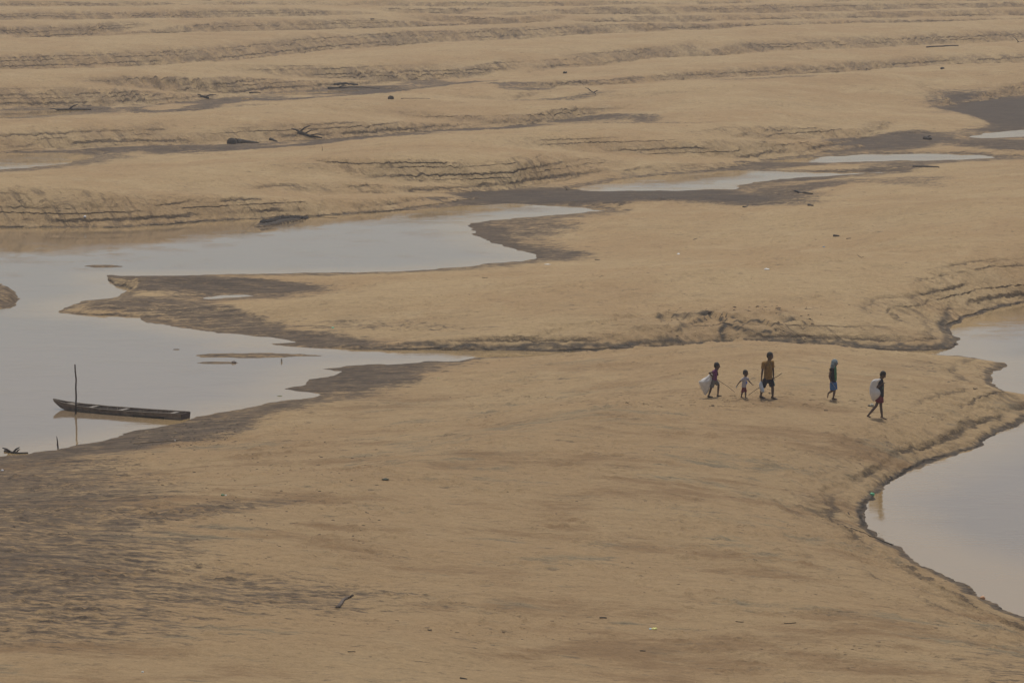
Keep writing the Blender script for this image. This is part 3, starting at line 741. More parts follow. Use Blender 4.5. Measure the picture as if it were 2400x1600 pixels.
    if sandal_mat:
        for sd_ in 'LR':
            td = (K['to' + sd_] - K['an' + sd_] - Vector((0, 0, 0))); a = K['an' + sd_] - td * .32; a.z -= .058 * s; b = K['to' + sd_] + td * .12; b.z -= .012 * s
            if (K['to' + sd_].z > 0.10): a = K['an' + sd_] - td * .3 - Vector((.03, 0, .02)); b = K['to' + sd_] + td * .1 - Vector((.025, 0, .012))
            d, A, B = frame_of(b - a); m_ = a.lerp(b, .5)
            rings = [(a, A * .008, B * .028 * s), (a.lerp(b, .1), A * .010, B * .040 * s), (m_, A * .010, B * .036 * s), (a.lerp(b, .82), A * .010, B * .050 * s), (b, A * .008, B * .030 * s)]
            v_, f_ = ring_mesh(rings, 12); sn = mesh_obj('sandal', v_, f_, sandal_mat, root)
            top = K['to' + sd_] * .6 + K['an' + sd_] * .4
            q = a.lerp(b, .8); st = [tube([a.lerp(b, .42) + B * sg * .042 * s, top + A * 0 + Vector((0, 0, .02 * s)) + B * sg * .02 * s, q], [.006 * s] * 3, 5) for sg in (-1, 1)]
            v_, f_ = join(st); mesh_obj('strap', v_, f_, sandal_mat, sn)
    return root, K, g
def shorts(K, s, w=.10, drop=.86, flare=.03):
    out = [cap(K['pelvis'] + Vector((0, 0, .05 * s)), (.115 * s, .140 * s), (K['hipL'] + K['hipR']) * .5, (.125 * s, .148 * s), round0=False)]
    for sd_ in 'LR':
        out.append(cap(K['hip' + sd_], w * s, K['hip' + sd_].lerp(K['kn' + sd_], drop), (w + flare * .4) * s * .92, round1=False))
    return out
def shirt(K, s, hem, sleeves=('L', 'R'), slv=.55, w=1.0, boxy=0.0):
    hemc = Vector(hem)
    out = [cap(K['shL'], .078 * s, K['shR'], .078 * s), cap(K['neck'] - Vector((0, 0, .035 * s)), (.085 * s, .085 * s), K['chest'], (.128 * s * w, .148 * s * w)),
           cap(K['chest'], (.128 * s * w, .148 * s * w), hemc, ((.128 + boxy) * s * w, (.150 + boxy) * s * w), round1=False)]
    for sd_ in sleeves: out.append(cap(K['sh' + sd_], .074 * s, K['sh' + sd_].lerp(K['el' + sd_], slv), .066 * s, round1=False))
    return out
def rel(o, S, zx, zy, dep): return Vector(((zx - o[0]) / S, dep, (o[1] - zy) / S / 0.99))
def z4a(x, y): return (1620 + x / 9.8, 810 + y / 9.8)
def z4b(x, y): return (1900 + x / 8.71, 820 + y / 8.71)

# the man in the ochre shirt
S, o = 651.0, (1770, 1200)
navy = cloth('navy_shorts', (0.010, 0.012, 0.022)); ochre = cloth('ochre_shirt', (0.235, 0.130, 0.035))
sand_m = simple('brown_sandal', (0.055, 0.035, 0.025), 0.7)
Jm = dict(head=(1803, 258, -.02), neck=(1785, 365, 0), chest=(1762, 500, 0), pelvis=(1765, 760, 0),
          shL=(1855, 410, .13), elL=(1885, 600, .16), haL=(1888, 735, .10), shR=(1655, 412, -.12), elR=(1622, 600, -.16), haR=(1607, 745, -.16),
          hipL=(1820, 790, .06), knL=(1868, 980, .03), anL=(1868, 1150, 0.0), toL=(1965, 1190, -.10), hipR=(1705, 790, -.06), knR=(1625, 985, -.02), anR=(1605, 1140, .02), toR=(1690, 1190, -.06))
def gm_man(K, s, f, lat):
    hem = rel(o, S, 1760, 772, 0)
    sh = shirt(K, s, hem, slv=.62, w=1.08, boxy=.012)
    sh.append(cap(K['neck'] + Vector((0, 0, .005)), .066, K['neck'] + Vector((-.01, 0, .035)), .062, round1=False))
    front = f * .135
    opening = [cap(K['neck'] + f * .075 + Vector((0, 0, -.03)), (.018, .030), K['chest'] + f * .142 + Vector((0, 0, -.09)), (.008, .010), 10)]
    st = [cap(K['hipL'] + Vector((.105, -.05, -.02)), (.012, .040), K['hipL'].lerp(K['knL'], .7) + Vector((.095, -.04, 0)), (.012, .045), 8)]
    return [('shirt', ochre, sh, None), ('shorts', navy, shorts(K, s, .098, .80), None),
            ('side_stripe', cloth('teal_print', (0.10, 0.22, 0.19), .5), st, None), ('bare_chest', SKIN, opening, 'bare chest in the open shirt front')]
px_, py_ = z4a(*o)
man, Km, gm_ = make_person(px_, py_, S, o, Jm, (.80, -.50, -.22), 1.0, 1.12, None, SKIN, 'tall man in an open ochre shirt and navy shorts carrying a stick', gm_man, sandal_mat=sand_m)
def held_stick(name, pts, o, S, g, rad, mat, label):
    P = [rel(o, S, *p) for p in pts]
    c = empty('walking_stick', g) if False else None
    v, f_ = tube(P, [rad * (1 - .25 * i / len(P)) for i in range(len(P))], 7)
    ob = mesh_obj(name, v, f_, mat); ob.location = g; tag(ob, label, 'stick'); return ob
held_stick('stick', [(2078, 640, .03), (1985, 710, .06), (1900, 757, .09), (1760, 850, .10), (1570, 978, .12), (1500, 1020, .13), (1410, 1085, .14), (1332, 1146, .15)], o, S, gm_, .011, STICK, 'long bent dark stick held low across the legs of the man in the ochre shirt')
def bag_mesh(rows, o, S, dep, dsc, n=28, fold=.05, kf=7, twist=0.0, topfold=2.2):
    "rows: (left, right, y) of a filled bag; depth follows the width"
    R_ = []; m = len(rows)
    vs, fs = [], []
    # resample rows smoothly
    ys = [r[2] for r in rows]; N_ = 30
    for j in range(N_ + 1):
        y = ys[0] + (ys[-1] - ys[0]) * j / N_
        l = float(np.interp(y, ys, [r[0] for r in rows])); r = float(np.interp(y, ys, [r[1] for r in rows]))
        c = rel(o, S, (l + r) / 2, y, dep); hw = (r - l) / 2 / S
        tp = 1 + topfold * max(0, 1 - j / (N_ * .45))
        for i in range(n):
            t = 2 * math.pi * i / n
            k = 1 + fold * tp * math.sin(kf * t + 1.3 * math.sin(2 * t) + j * twist) * (0.6 + .4 * math.sin(3 * t + 1)) + .02 * math.sin(3 * t + j * .5)
            vs.append(c + Vector((hw * math.cos(t) * (1 + (k - 1) * .4), hw * dsc * math.sin(t) * k, 0.012 * math.sin(5 * t + j))))
    for j in range(N_):
        for i in range(n):
            k = (i + 1) % n; fs.append((j * n + i, (j + 1) * n + i, (j + 1) * n + k, j * n + k))
    fs.append(tuple(range(n))); fs.append(tuple(N_ * n + i for i in range(n - 1, -1, -1)))
    return vs, fs
SACK = simple('woven_white_sack', (0.66, 0.62, 0.57), 0.7, 0.10, 9, 0.25, 0.6)
plast = simple('bluish_plastic', (0.50, 0.55, 0.60), 0.35, 0.15, 8, 0.5, 0.2)
v, f_ = bag_mesh([(1597, 1612, 790), (1585, 1622, 815), (1562, 1628, 850), (1550, 1636, 890), (1560, 1652, 950), (1578, 1672, 1000), (1592, 1678, 1030), (1610, 1665, 1052), (1630, 1650, 1060)], o, S, -.16, .8, fold=.03)
ob = mesh_obj('plastic_bag', v, f_, plast); ob.location = gm_; tag(ob, 'pale bluish plastic container hanging from the hand of the man in the ochre shirt', 'plastic bag')
v, f_ = tube([rel(o, S, 1604, 775, -.16), rel(o, S, 1603, 792, -.16)], [.012, .01]); mesh_obj('neck', v, f_, plast, ob)

# boy in purple with a sack on his back
o = (505, 1178)
purple = cloth('purple_shirt', (0.150, 0.028, 0.120)); grey = cloth('grey_shorts', (0.135, 0.130, 0.125))
Jp = dict(head=(588, 478, -.01), neck=(562, 562, 0), chest=(535, 645, 0), pelvis=(520, 800, 0),
          shL=(560, 596, .10), elL=(608, 690, .12), haL=(598, 605, .06), shR=(515, 600, -.10), elR=(408, 620, -.15), haR=(480, 700, -.16),
          hipL=(545, 820, .05), knL=(628, 905, .06), anL=(612, 1070, .06), toL=(690, 1105, .06), hipR=(505, 825, -.05), knR=(455, 975, -.04), anR=(402, 1140, -.02), toR=(490, 1172, -.04))
def gm_purple(K, s, f, lat):
    return [('shirt', purple, shirt(K, s, rel(o, S, 528, 800, 0), slv=.35, w=.95), None), ('shorts', grey, shorts(K, s, .105, .86), None)]
px_, py_ = z4a(*o)
Jp['anL'] = (612, 1070, .06); Jp['toL'] = (690, 1105, .06)
b1, K1, g1 = make_person(px_, py_, S, o, Jp, (1, -.18, -.12), .76, .98, None, SKIN, 'boy in a purple shirt and grey shorts bending forward with a sack', gm_purple, sandal_mat=sand_m)
v, f_ = bag_mesh([(415, 445, 668), (372, 470, 700), (300, 478, 750), (225, 478, 790), (172, 470, 825), (180, 458, 870), (205, 445, 930), (240, 420, 1000), (272, 385, 1060), (298, 350, 1105), (314, 326, 1132)], o, S, -.02, .62, fold=.07, kf=9)
ob = mesh_obj('sack', v, f_, SACK); ob.location = g1; tag(ob, 'off-white woven sack hanging behind the boy in purple, pointed at the bottom', 'sack')
v, f_ = bag_mesh([(428, 500, 655), (420, 495, 672), (416, 470, 690), (420, 445, 700)], o, S, -.06, .5, fold=.1); mesh_obj('gathered_neck', v, f_, SACK, ob)
held_stick('stick', [(560, 752, -.16), (620, 785, -.16), (700, 845, -.16), (800, 905, -.16), (880, 965, -.16), (940, 1015, -.16), (982, 1056, -.16)], o, S, g1, .009, STICK, 'thin dark stick slanting down in front of the boy in purple')

# the smallest child
o = (1220, 1200)
white = cloth('white_tshirt', (0.40, 0.36, 0.37), .12); maroon = cloth('crimson_trousers', (0.16, 0.018, 0.035))
Jc = dict(head=(1246, 642, -.01), neck=(1240, 722, 0), chest=(1228, 790, 0), pelvis=(1212, 935, 0),
          shL=(1292, 765, .06), elL=(1335, 835, .06), haL=(1392, 888, .03), shR=(1180, 765, -.07), elR=(1112, 830, -.08), haR=(1058, 895, -.10),
          hipL=(1228, 965, .035), knL=(1250, 1070, .03), anL=(1248, 1165, .02), toL=(1300, 1196, -.02), hipR=(1198, 965, -.035), knR=(1172, 1075, -.02), anR=(1150, 1160, -.01), toR=(1192, 1192, -.04))
def gm_child(K, s, f, lat):
    blue = [ball(K['chest'] + Vector((.055, -.085, -.09)), (.035, .012, .055))]
    return [('shirt', white, shirt(K, s, rel(o, S, 1208, 955, 0), slv=.6, w=1.08), None), ('trousers', maroon, shorts(K, s, .085, .96, .02), None),
            ('print', cloth('blue_print', (0.12, 0.16, 0.42), .5), blue, None)]
px_, py_ = z4a(*o)
b2, K2, g2 = make_person(px_, py_, S, o, Jc, (.85, -.5, -.1), .60, .90, None, SKIN, 'smallest child, barefoot in a white T-shirt and crimson trousers, arms held out', gm_child)
v, f_ = tube([rel(o, S, 1050, 905, -.1), rel(o, S, 1040, 935, -.1), rel(o, S, 1027, 968, -.1)], [.011, .017, .012], 8)
ob = mesh_obj('bottle', v, f_, plast); ob.location = g2; tag(ob, 'small pale bottle in the hand of the smallest child', 'bottle')

# the walker in the headscarf
S, o = 575.0, (450, 1015)
vest = cloth('black_vest', (0.012, 0.012, 0.016)); bluec = cloth('blue_shorts', (0.045, 0.130, 0.300)); green = cloth('green_cloth', (0.05, 0.17, 0.075), .35)
scarf = cloth('grey_green_scarf', (0.20, 0.25, 0.27), .5)
Js = dict(head=(487, 282, -.01), neck=(462, 370, 0), chest=(455, 465, 0), pelvis=(450, 660, 0),
          shL=(480, 400, .10), elL=(500, 530, .13), haL=(505, 640, .10), shR=(408, 402, -.11), elR=(372, 530, -.14), haR=(398, 625, -.14),
          hipL=(480, 690, .05), knL=(490, 825, .04), anL=(462, 985, .03), toL=(530, 1010, .02), hipR=(440, 690, -.05), knR=(445, 825, -.03), anR=(358, 885, -.02, 1), toR=(345, 965, -.02, 1))
def gm_scarf(K, s, f, lat):
    h = K['head']
    sc = [ball(h + Vector((-.015, 0, .03)), (.118, .105, .118)), cap(h + Vector((-.045, 0, -.01)), (.085, .105), K['neck'] + Vector((-.035, 0, .0)), (.095, .11), round1=False),
          cap(h + Vector((-.06, 0, 0)), (.05, .08), K['neck'] + Vector((-.085, 0, .01)), (.045, .09), round1=False)]
    gr = [cap(K['neck'] + Vector((.045, -.02, .01)), (.055, .07), rel(o, S, 490, 500, -.04), (.058, .10), round1=False),
          cap(rel(o, S, 492, 480, -.04), (.060, .10), rel(o, S, 500, 630, -.04), (.045, .085), round1=False)]
    return [('vest', vest, shirt(K, s, rel(o, S, 455, 665, 0), sleeves=(), w=.96), None), ('shorts', bluec, shorts(K, s, .112, .92), None),
            ('headscarf', scarf, sc, None), ('green_cloth', green, gr, None)]
px_, py_ = z4b(*o)
b3, K3, g3 = make_person(px_, py_, S, o, Js, (.95, -.30, -.18), .86, .98, None, SKIN2, 'walker with a grey-green headscarf, green cloth over a dark vest and blue shorts', gm_scarf, sandal_mat=simple('dark_sandal', (.03, .02, .02)), hair=False)
held_stick('stick', [(402, 640, -.17), (440, 685, -.20), (480, 740, -.22), (522, 802, -.24)], o, S, g3, .0075, simple('pale_cane', (.33, .29, .22)), 'short pale stick in front of the blue shorts of the walker in the headscarf')

# the leading boy
S, o = 602.0, (1420, 1393)
dark = cloth('dark_blue_tshirt', (0.022, 0.026, 0.036)); red = cloth('dark_red_shorts', (0.150, 0.012, 0.022))
Jb = dict(head=(1466, 502, -.01), neck=(1425, 585, 0), chest=(1425, 690, 0), pelvis=(1412, 935, 0),
          shL=(1435, 640, .11), elL=(1478, 700, .12), haL=(1440, 650, .04), shR=(1400, 640, -.11), elR=(1340, 745, -.16), haR=(1440, 672, -.13),
          hipL=(1425, 965, .05), knL=(1435, 1165, .05), anL=(1460, 1350, .03), toL=(1550, 1395, .0), hipR=(1395, 965, -.05), knR=(1330, 1135, -.05), anR=(1165, 1290, -.04), toR=(1215, 1350, -.05))
def gm_lead(K, s, f, lat):
    pr = [ball(rel(o, S, 1455, 760, -.115), (.022, .016, .045))]
    return [('shirt', dark, shirt(K, s, rel(o, S, 1425, 952, 0), slv=.45, w=.92), None), ('shorts', red, shorts(K, s, .108, .55), None),
            ('print', cloth('green_print', (.12, .2, .12)), pr, None)]
px_, py_ = z4b(*o)
b4, K4, g4 = make_person(px_, py_, S, o, Jb, (.86, -.12, -.5), .92, 1.02, None, SKIN, 'barefoot boy in dark T-shirt and red shorts, head bowed, first in the row of walkers', gm_lead)
v, f_ = bag_mesh([(1372, 1418, 574), (1262, 1412, 592), (1225, 1390, 620), (1205, 1362, 670), (1190, 1338, 730), (1186, 1350, 775), (1184, 1400, 810), (1186, 1416, 860), (1198, 1408, 900), (1212, 1375, 945), (1228, 1335, 985), (1250, 1292, 1015), (1264, 1276, 1028)], o, S, -.13, .62, fold=.05, kf=8)
ob = mesh_obj('sack', v, f_, SACK); ob.location = g4; tag(ob, 'full off-white woven sack slung over the shoulder of the leading boy', 'sack')
v, f_ = tube([rel(o, S, 1262, 1015, -.13), rel(o, S, 1268, 1035, -.13)], [.014, .006]); mesh_obj('tied_corner', v, f_, simple('sack_knot', (.2, .12, .08)), ob)

# ------------------------------------------------------------------ canoe
plank_m = simple('weathered_plank', (0.19, 0.15, 0.115), 0.8, 0.4, 6, 0.2, 0.5, (1, 1, 1))
tar_m = simple('tarred_plank', (0.016, 0.015, 0.015), 0.6, 0.4, 9, 0.3, 0.5)
thw_m = simple('pale_bleached_board', (0.24, 0.21, 0.175), 0.8, 0.2, 10)
rail_m = simple('rail_wood', (0.17, 0.14, 0.105), 0.8, 0.3, 10)
Sn = at(423, 984, 0); u = Vector((-.885, .465, 0)).normalized(); vv = Vector((.465, .885, 0)).normalized()
boat = empty('canoe', Sn + vv * .32 + u * 2.6); tag(boat, 'long dark wooden plank canoe moored at the left shore', 'canoe')
C0 = Sn + vv * .32 - boat.location
Lb = 5.66
def zg(q): return float(np.interp(q, [0, .3, .6, .8, .92, 1], [.205, .175, .165, .20, .26, .34]))
def zb(q): return float(np.interp(q, [0, .5, .85, .93, 1], [-.06, -.08, -.05, .04, .28]))
def wg(q): return float(np.interp(q, [0, .2, .5, .75, .9, 1], [.31, .37, .39, .33, .17, .02]))
def wb(q): return wg(q) * float(np.interp(q, [0, .8, 1], [.80, .62, .5]))
def bp(q, side, f):
    "point on the hull side: f 0 bottom .. 1 gunwale"
    wd = (wb(q) + (wg(q) - wb(q)) * f) * side; z = zb(q) + (zg(q) - zb(q)) * f
    return C0 + u * (q * Lb) + vv * wd + Vector((0, 0, z))
def strake(side, q0, q1, f0, f1, m, th=.018):
    vs, fs = [], []; n = 14
    for i in range(n + 1):
        q = q0 + (q1 - q0) * i / n; off = vv * side * th
        a, b = bp(q, side, f0), bp(q, side, f1)
        vs += [a, b, b + off, a + off]
    for i in range(n):
        for k in range(4):
            l = (k + 1) % 4; fs.append((i * 4 + k, i * 4 + l, (i + 1) * 4 + l, (i + 1) * 4 + k))
    fs += [(0, 1, 2, 3), (n * 4 + 3, n * 4 + 2, n * 4 + 1, n * 4)]
    return mesh_obj('plank', vs, fs, m, boat, smooth=False)
for side in (-1, 1):
    for (q0, q1, mlo) in ((0.0, .118, plank_m), (.12, .36, tar_m), (.362, .60, plank_m), (.602, .995, plank_m)):
        strake(side, q0, q1, 0.0, .52, mlo if side < 0 else plank_m)
    strake(side, 0.0, .30, .545, .97, plank_m if side > 0 else tar_m if False else plank_m, .022); strake(side, .302, .66, .545, .97, plank_m, .022); strake(side, .662, .995, .545, .97, plank_m, .022)
    pts = [bp(q, side, 1.0) + Vector((0, 0, .008)) for q in np.linspace(0, 1, 24)]
    v, f_ = tube(pts, [.022] * 24, 6); mesh_obj('gunwale', v, f_, rail_m, boat)
qs = np.linspace(0.0, .99, 20)
vs = []; 
for q in qs: vs += [bp(q, -1, .02), bp(q, 1, .02), bp(q, 1, .02) - Vector((0, 0, .02)), bp(q, -1, .02) - Vector((0, 0, .02))]
fs = []
for i in range(19):
    for k in range(4): l = (k + 1) % 4; fs.append((i * 4 + k, i * 4 + l, (i + 1) * 4 + l, (i + 1) * 4 + k))
mesh_obj('floor', vs, fs, plank_m, boat, smooth=False)
def boardq(name, c, du, dv, dz, m, tilt=0):
    vs = [c + u * (a * du) + vv * (b * dv) + Vector((0, 0, e * dz + tilt * b)) for a in (-1, 1) for b in (-1, 1) for e in (-1, 1)]
    fs = [(0, 1, 3, 2), (4, 6, 7, 5), (0, 4, 5, 1), (2, 3, 7, 6), (0, 2, 6, 4), (1, 5, 7, 3)]
    return mesh_obj(name, vs, fs, m, boat, smooth=False)
tr = [bp(0, -1, 0), bp(0, 1, 0), bp(0, 1, 1.02), bp(0, -1, 1.02)]
mesh_obj('transom', tr + [p - u * .03 for p in tr], [(0, 1, 2, 3), (7, 6, 5, 4), (0, 4, 5, 1), (1, 5, 6, 2), (2, 6, 7, 3), (3, 7, 4, 0)], simple('reddish_transom', (.085, .062, .052)), boat, smooth=False)
for q in (.09, .47, .70): boardq('thwart', C0 + u * (q * Lb) + Vector((0, 0, zg(q) - .02)), .085, wg(q) - .015, .012, thw_m)
boardq('thwart', C0 + u * (.86 * Lb) + Vector((0, 0, zg(.86) - .01)), .22, wg(.90), .012, rail_m)
for q in (.03, .16, .25, .35, .55, .62):
    for side in (-1, 1):
        a, b = bp(q, side, .04) - vv * side * .012, bp(q, side, .98) - vv * side * .012
        v, f_ = tube([a, b], [.018, .016], 5); mesh_obj('rib', v, f_, rail_m, boat)
# mooring pole and stake
pp = at(178, 969, 0) ; pp = Vector((pp.x, pp.y - .04, 0))
hgt = 1.80
v, f_ = tube([Vector((0, 0, -.4)), Vector((.0, 0, .2)), Vector((.02, 0, .6)), Vector((.012, 0, .95)), Vector((.028, 0, 1.25)), Vector((.0, 0, 1.55)), Vector((-.008, 0, hgt))], [.032, .032, .030, .029, .027, .026, .022], 9)
pole = empty('mooring_pole', pp); tag(pole, 'tall crooked pole standing in the water against the canoe', 'pole')
mesh_obj('pole', v, f_, simple('pole_bark', (.055, .036, .028), .8, .3, 20), pole)
rp = join([tube([Vector((.045 * math.cos(t), .045 * math.sin(t), .16 + .004 * i)) for t in np.linspace(0, 6.3, 12)], [.009] * 12, 5) for i in range(-3, 5, 2)] + [tube([Vector((.03, 0, .17)), Vector((.07, .02, .22)), Vector((.09, .05, .12)), Vector((.07, .16, .17))], [.009] * 4, 5)])
mesh_obj('lashing', rp[0], rp[1], simple('dark_green_rope', (.03, .05, .045)), pole)
sp_ = at(135.5, 1051, 0); v, f_ = tube([Vector((.02, 0, -.2)), Vector((0, 0, .1)), Vector((-.012, 0, .28)), Vector((-.035, 0, .44))], [.026, .026, .022, .008], 7)
st = empty('stake', Vector((sp_.x, sp_.y, max(gz(sp_.x, sp_.y), -.05)))); tag(st, 'short broken stake upright at the water edge left of the canoe', 'stake')
mesh_obj('post', v, f_, WOOD_D, st); v, f_ = tube([Vector((0, 0, .2)), Vector((-.03, 0, .15)), Vector((-.035, 0, .10))], [.008, .007, .004], 5); mesh_obj('splinter', v, f_, WOOD_D, st)

# ------------------------------------------------------------------ driftwood, branches, litter
def wood(name, pxs, rad, mat, label, cat, branches=(), lift=.4, n=7, rough=.15, group=None):
    "a stick or trunk lying along pixels of the photograph"
    H = [hit(*p) for p in pxs]; c = H[0].copy()
    if c.y > 230: rad = (rad[0] * .72, rad[1] * .72)
    root = bpy.data.objects.new(name, None)
    pts, rr = [], []
    for i in range(len(H) - 1):
        for k in range(4 if i < len(H) - 2 else 5):
            p = H[i].lerp(H[i + 1], k / 4.0); p.z = max(gz(p.x, p.y), 0); q = (i + k / 4.0) / (len(H) - 1)
            r = rad[0] + (rad[1] - rad[0]) * q
            pts.append(p - c + Vector((random.uniform(-1, 1) * r * rough, random.uniform(-1, 1) * r * rough, r * lift))); rr.append(r * random.uniform(1 - rough, 1 + rough))
    bpy.data.objects.remove(root)
    v, f_ = tube(pts, rr, n)
    if branches:
        ob = empty(name, c); tag(ob, label, cat, group); mesh_obj('trunk', v, f_, mat, ob)
        for (t, d, ln, r) in branches:
            b0 = pts[min(len(pts) - 1, int(t * (len(pts) - 1)))]; d = Vector(d).normalized()
            v, f_ = tube([b0, b0 + d * ln * .5 + Vector((0, 0, .1 * ln)), b0 + d * ln], [r, r * .8, r * .35], 6); mesh_obj('branch', v, f_, mat, ob)
    else:
        ob = mesh_obj(name, v, f_, mat); ob.location = c; tag(ob, label, cat, group)
    return ob
GREYW = simple('grey_driftwood', (0.135, 0.108, 0.088), 0.85, 0.35, 12, 0.15, 0.6)
BLACKW = simple('blackened_wood', (0.048, 0.040, 0.034), 0.8, 0.5, 8, 0.2, 0.8)
wood('driftwood', [(793, 1424), (806, 1405), (826, 1396)], (.050, .036), GREYW, 'grey weathered driftwood stick with a knotted dark foot, lying in the foreground sand', 'driftwood', [(.05, (-1, -.6, .1), .10, .022), (.12, (-1, .3, .5), .11, .018), (.1, (1, -.1, .1), .09, .012)])
wood('driftwood', [(12, 1058), (30, 1062), (45, 1063), (66, 1062)], (.05, .035), BLACKW, 'dark forked driftwood root on the mud at the left edge', 'driftwood', [(.25, (-1, 0, .55), .32, .045), (.35, (1, 0, .85), .30, .04), (.5, (.6, 0, .6), .2, .03)], n=8)
wood('plank', [(313, 1040), (360, 1036), (424, 1031)], (.030, .026), simple('tan_pole', (.22, .16, .10)), 'long pale pole lying on the mud below the canoe', 'pole')
wood('branch', [(1978, 1232), (2016, 1246), (2050, 1259), (2091, 1277)], (.014, .022), STICK, 'thin dark branch lying down the bank beside the right pool', 'branch', [(.4, (0, -1, .1), .08, .008)])
wood('driftwood', [(541, 338), (560, 336), (580, 335), (606, 336)], (.42, .08), BLACKW, 'thick black half-buried trunk at the foot of the far bank, tapering to the right', 'driftwood', n=12, lift=.35, rough=.06)
wood('driftwood', [(633, 328), (650, 332)], (.18, .05), BLACKW, 'small dark stub at the bank foot between two bigger dark trunks', 'driftwood')
wood('driftwood', [(698, 312), (712, 316), (735, 321), (755, 324)], (.22, .06), BLACKW, 'tangle of black roots half-way along the foot of the far bank', 'driftwood', [(.1, (.8, 0, .5), .9, .07), (.4, (1, .2, .3), 1.0, .05), (.2, (-1, 0, .5), .7, .07), (.5, (1, -.3, .05), 1.1, .05)], n=9)
wood('driftwood', [(135, 259), (170, 258), (214, 258)], (.14, .12), BLACKW, 'long black log beside the narrow brown pool at upper left', 'driftwood', [(.4, (.9, 0, .5), .8, .07), (.1, (-1, 0, .1), .6, .05)])
wood('driftwood', [(783, 200), (810, 197), (838, 200)], (.16, .12), BLACKW, 'upper black log of the pair in the dark mud hollow', 'driftwood')
wood('driftwood', [(770, 209), (815, 206), (890, 208)], (.18, .05), BLACKW, 'lower, longer black log of the pair in the dark mud hollow', 'driftwood', [(.3, (1, 0, .3), .7, .06)])
wood('driftwood', [(585, 219), (610, 219)], (.12, .06), BLACKW, 'small dark log next to the bright puddle in the upper mud hollow', 'driftwood')
wood('driftwood', [(470, 228), (490, 231)], (.16, .1), BLACKW, 'dark roots sticking from the third bank at the end of the mud hollow', 'driftwood', [(.3, (-1, 0, .4), .5, .07), (.6, (1, 0, .2), .9, .05)])
wood('stump', [(914, 233), (922, 233)], (.22, .2), BLACKW, 'squat black stump alone on the pale sand ridge', 'stump', lift=.5, n=9, rough=.3)
wood('branch', [(940, 232), (975, 231), (1008, 232)], (.04, .03), BLACKW, 'thin dark line of branch right of the black stump', 'branch')
wood('branch', [(1383, 213), (1390, 217), (1396, 221)], (.06, .05), BLACKW, 'small dark forked branch in the pale hollow near the top centre', 'branch', [(.2, (-1, 0, .6), .5, .04), (.7, (.8, 0, .4), .4, .04)])
wood('branch', [(1865, 449), (1885, 453), (1905, 455)], (.11, .06), BLACKW, 'dark branch on the mudflat right of the long pool', 'branch', [(.3, (-1, 0, .3), .5, .04)])
wood('branch', [(1326, 446), (1342, 444)], (.03, .02), BLACKW, 'thin forked branch at the left end of the long pool', 'branch', [(.4, (-.8, 0, .5), .35, .015)])
wood('branch', [(2140, 391), (2170, 392), (2200, 393)], (.09, .07), BLACKW, 'dark flat branch below the blue-grey pool at right', 'branch')
wood('stump', [(2166, 326), (2180, 328)], (.22, .16), BLACKW, 'dark clod-like stump between the upper right pools', 'stump', [(.3, (1, 0, .5), .4, .06)])
wood('stump', [(1321, 172), (1328, 172)], (.15, .13), BLACKW, 'small black stump on the pale sand near the top centre', 'stump', lift=.5, rough=.35)
wood('stump', [(2206, 163), (2211, 162)], (.15, .12), BLACKW, 'small dark stump on the pale ridge at upper right', 'stump', lift=.5, rough=.35)
wood('driftwood', [(2172, 112), (2210, 110), (2245, 108)], (.12, .1), BLACKW, 'low dark log line far off at upper right', 'driftwood')
wood('branch', [(2385, 100), (2399, 96)], (.07, .04), BLACKW, 'forked dark branch at the right edge far up the sand', 'branch', [(.3, (-.8, 0, .7), .9, .04)])
wood('branch', [(868, 46), (877, 46)], (.1, .09), BLACKW, 'tiny dark branch on the crest far up left of centre', 'branch')
wood('branch', [(1625, 562), (1634, 559)], (.02, .012), BLACKW, 'thin dark twig right of the muddy point', 'twig')
wood('stone', [(1955, 554), (1966, 554)], (.06, .05), BLACKW, 'dark lump on the sand right of centre', 'clod', rough=.3)
wood('branch', [(1984, 560), (1994, 559)], (.025, .02), BLACKW, 'dark twig just right of the dark lump', 'twig')
wood('branch', [(2010, 598), (2018, 604), (2024, 602)], (.014, .01), BLACKW, 'crooked twig above the row of walkers', 'twig', [(.5, (1, 0, .2), .15, .008)])
wood('branch', [(1395, 609), (1406, 609)], (.03, .02), BLACKW, 'short dark twig left of the white scrap', 'twig')
wood('branch', [(1130, 651), (1143, 651)], (.022, .018), BLACKW, 'short dark twig above the long sand spit', 'twig')
wood('branch', [(1895, 482), (1905, 483)], (.07, .05), BLACKW, 'dark lump on the sand edge below the mud channel', 'clod')
wood('branch', [(1742, 486), (1752, 484)], (.05, .03), BLACKW, 'dark twig at the sand edge beneath the mud channel', 'twig')
wood('branch', [(1405, 1448), (1422, 1448)], (.026, .02), BLACKW, 'short black stick left of the yellow wrapper', 'stick')
wood('branch', [(1724, 1456), (1743, 1457)], (.012, .01), STICK, 'thin stick right of the yellow wrapper', 'twig')
wood('branch', [(1838, 1460), (1850, 1461), (1865, 1459)], (.012, .016), STICK, 'thin bent stick farther right of the yellow wrapper', 'twig')
wood('branch', [(815, 1527), (833, 1527)], (.015, .012), STICK, 'small twig below the grey driftwood', 'twig')
wood('branch', [(1078, 1589), (1095, 1591)], (.024, .015), BLACKW, 'dark twig at the bottom edge left of centre', 'twig')
wood('branch', [(1003, 1476), (1011, 1476)], (.02, .018), BLACKW, 'dark fragment of wood right of the grey driftwood', 'twig')
wood('branch', [(1500, 1525), (1513, 1525)], (.018, .014), BLACKW, 'dark twig just below and right of the yellow wrapper', 'twig')
wood('branch', [(1988, 1201), (1991, 1206)], (.02, .012), BLACKW, 'dark peg on the bank at the sharp bend of the right pool', 'twig')
wood('branch', [(2085, 1116), (2093, 1122)], (.03, .015), BLACKW, 'short dark root across the wet edge near the green bottle', 'root', [(.4, (.6, -.5, .1), .12, .012)])
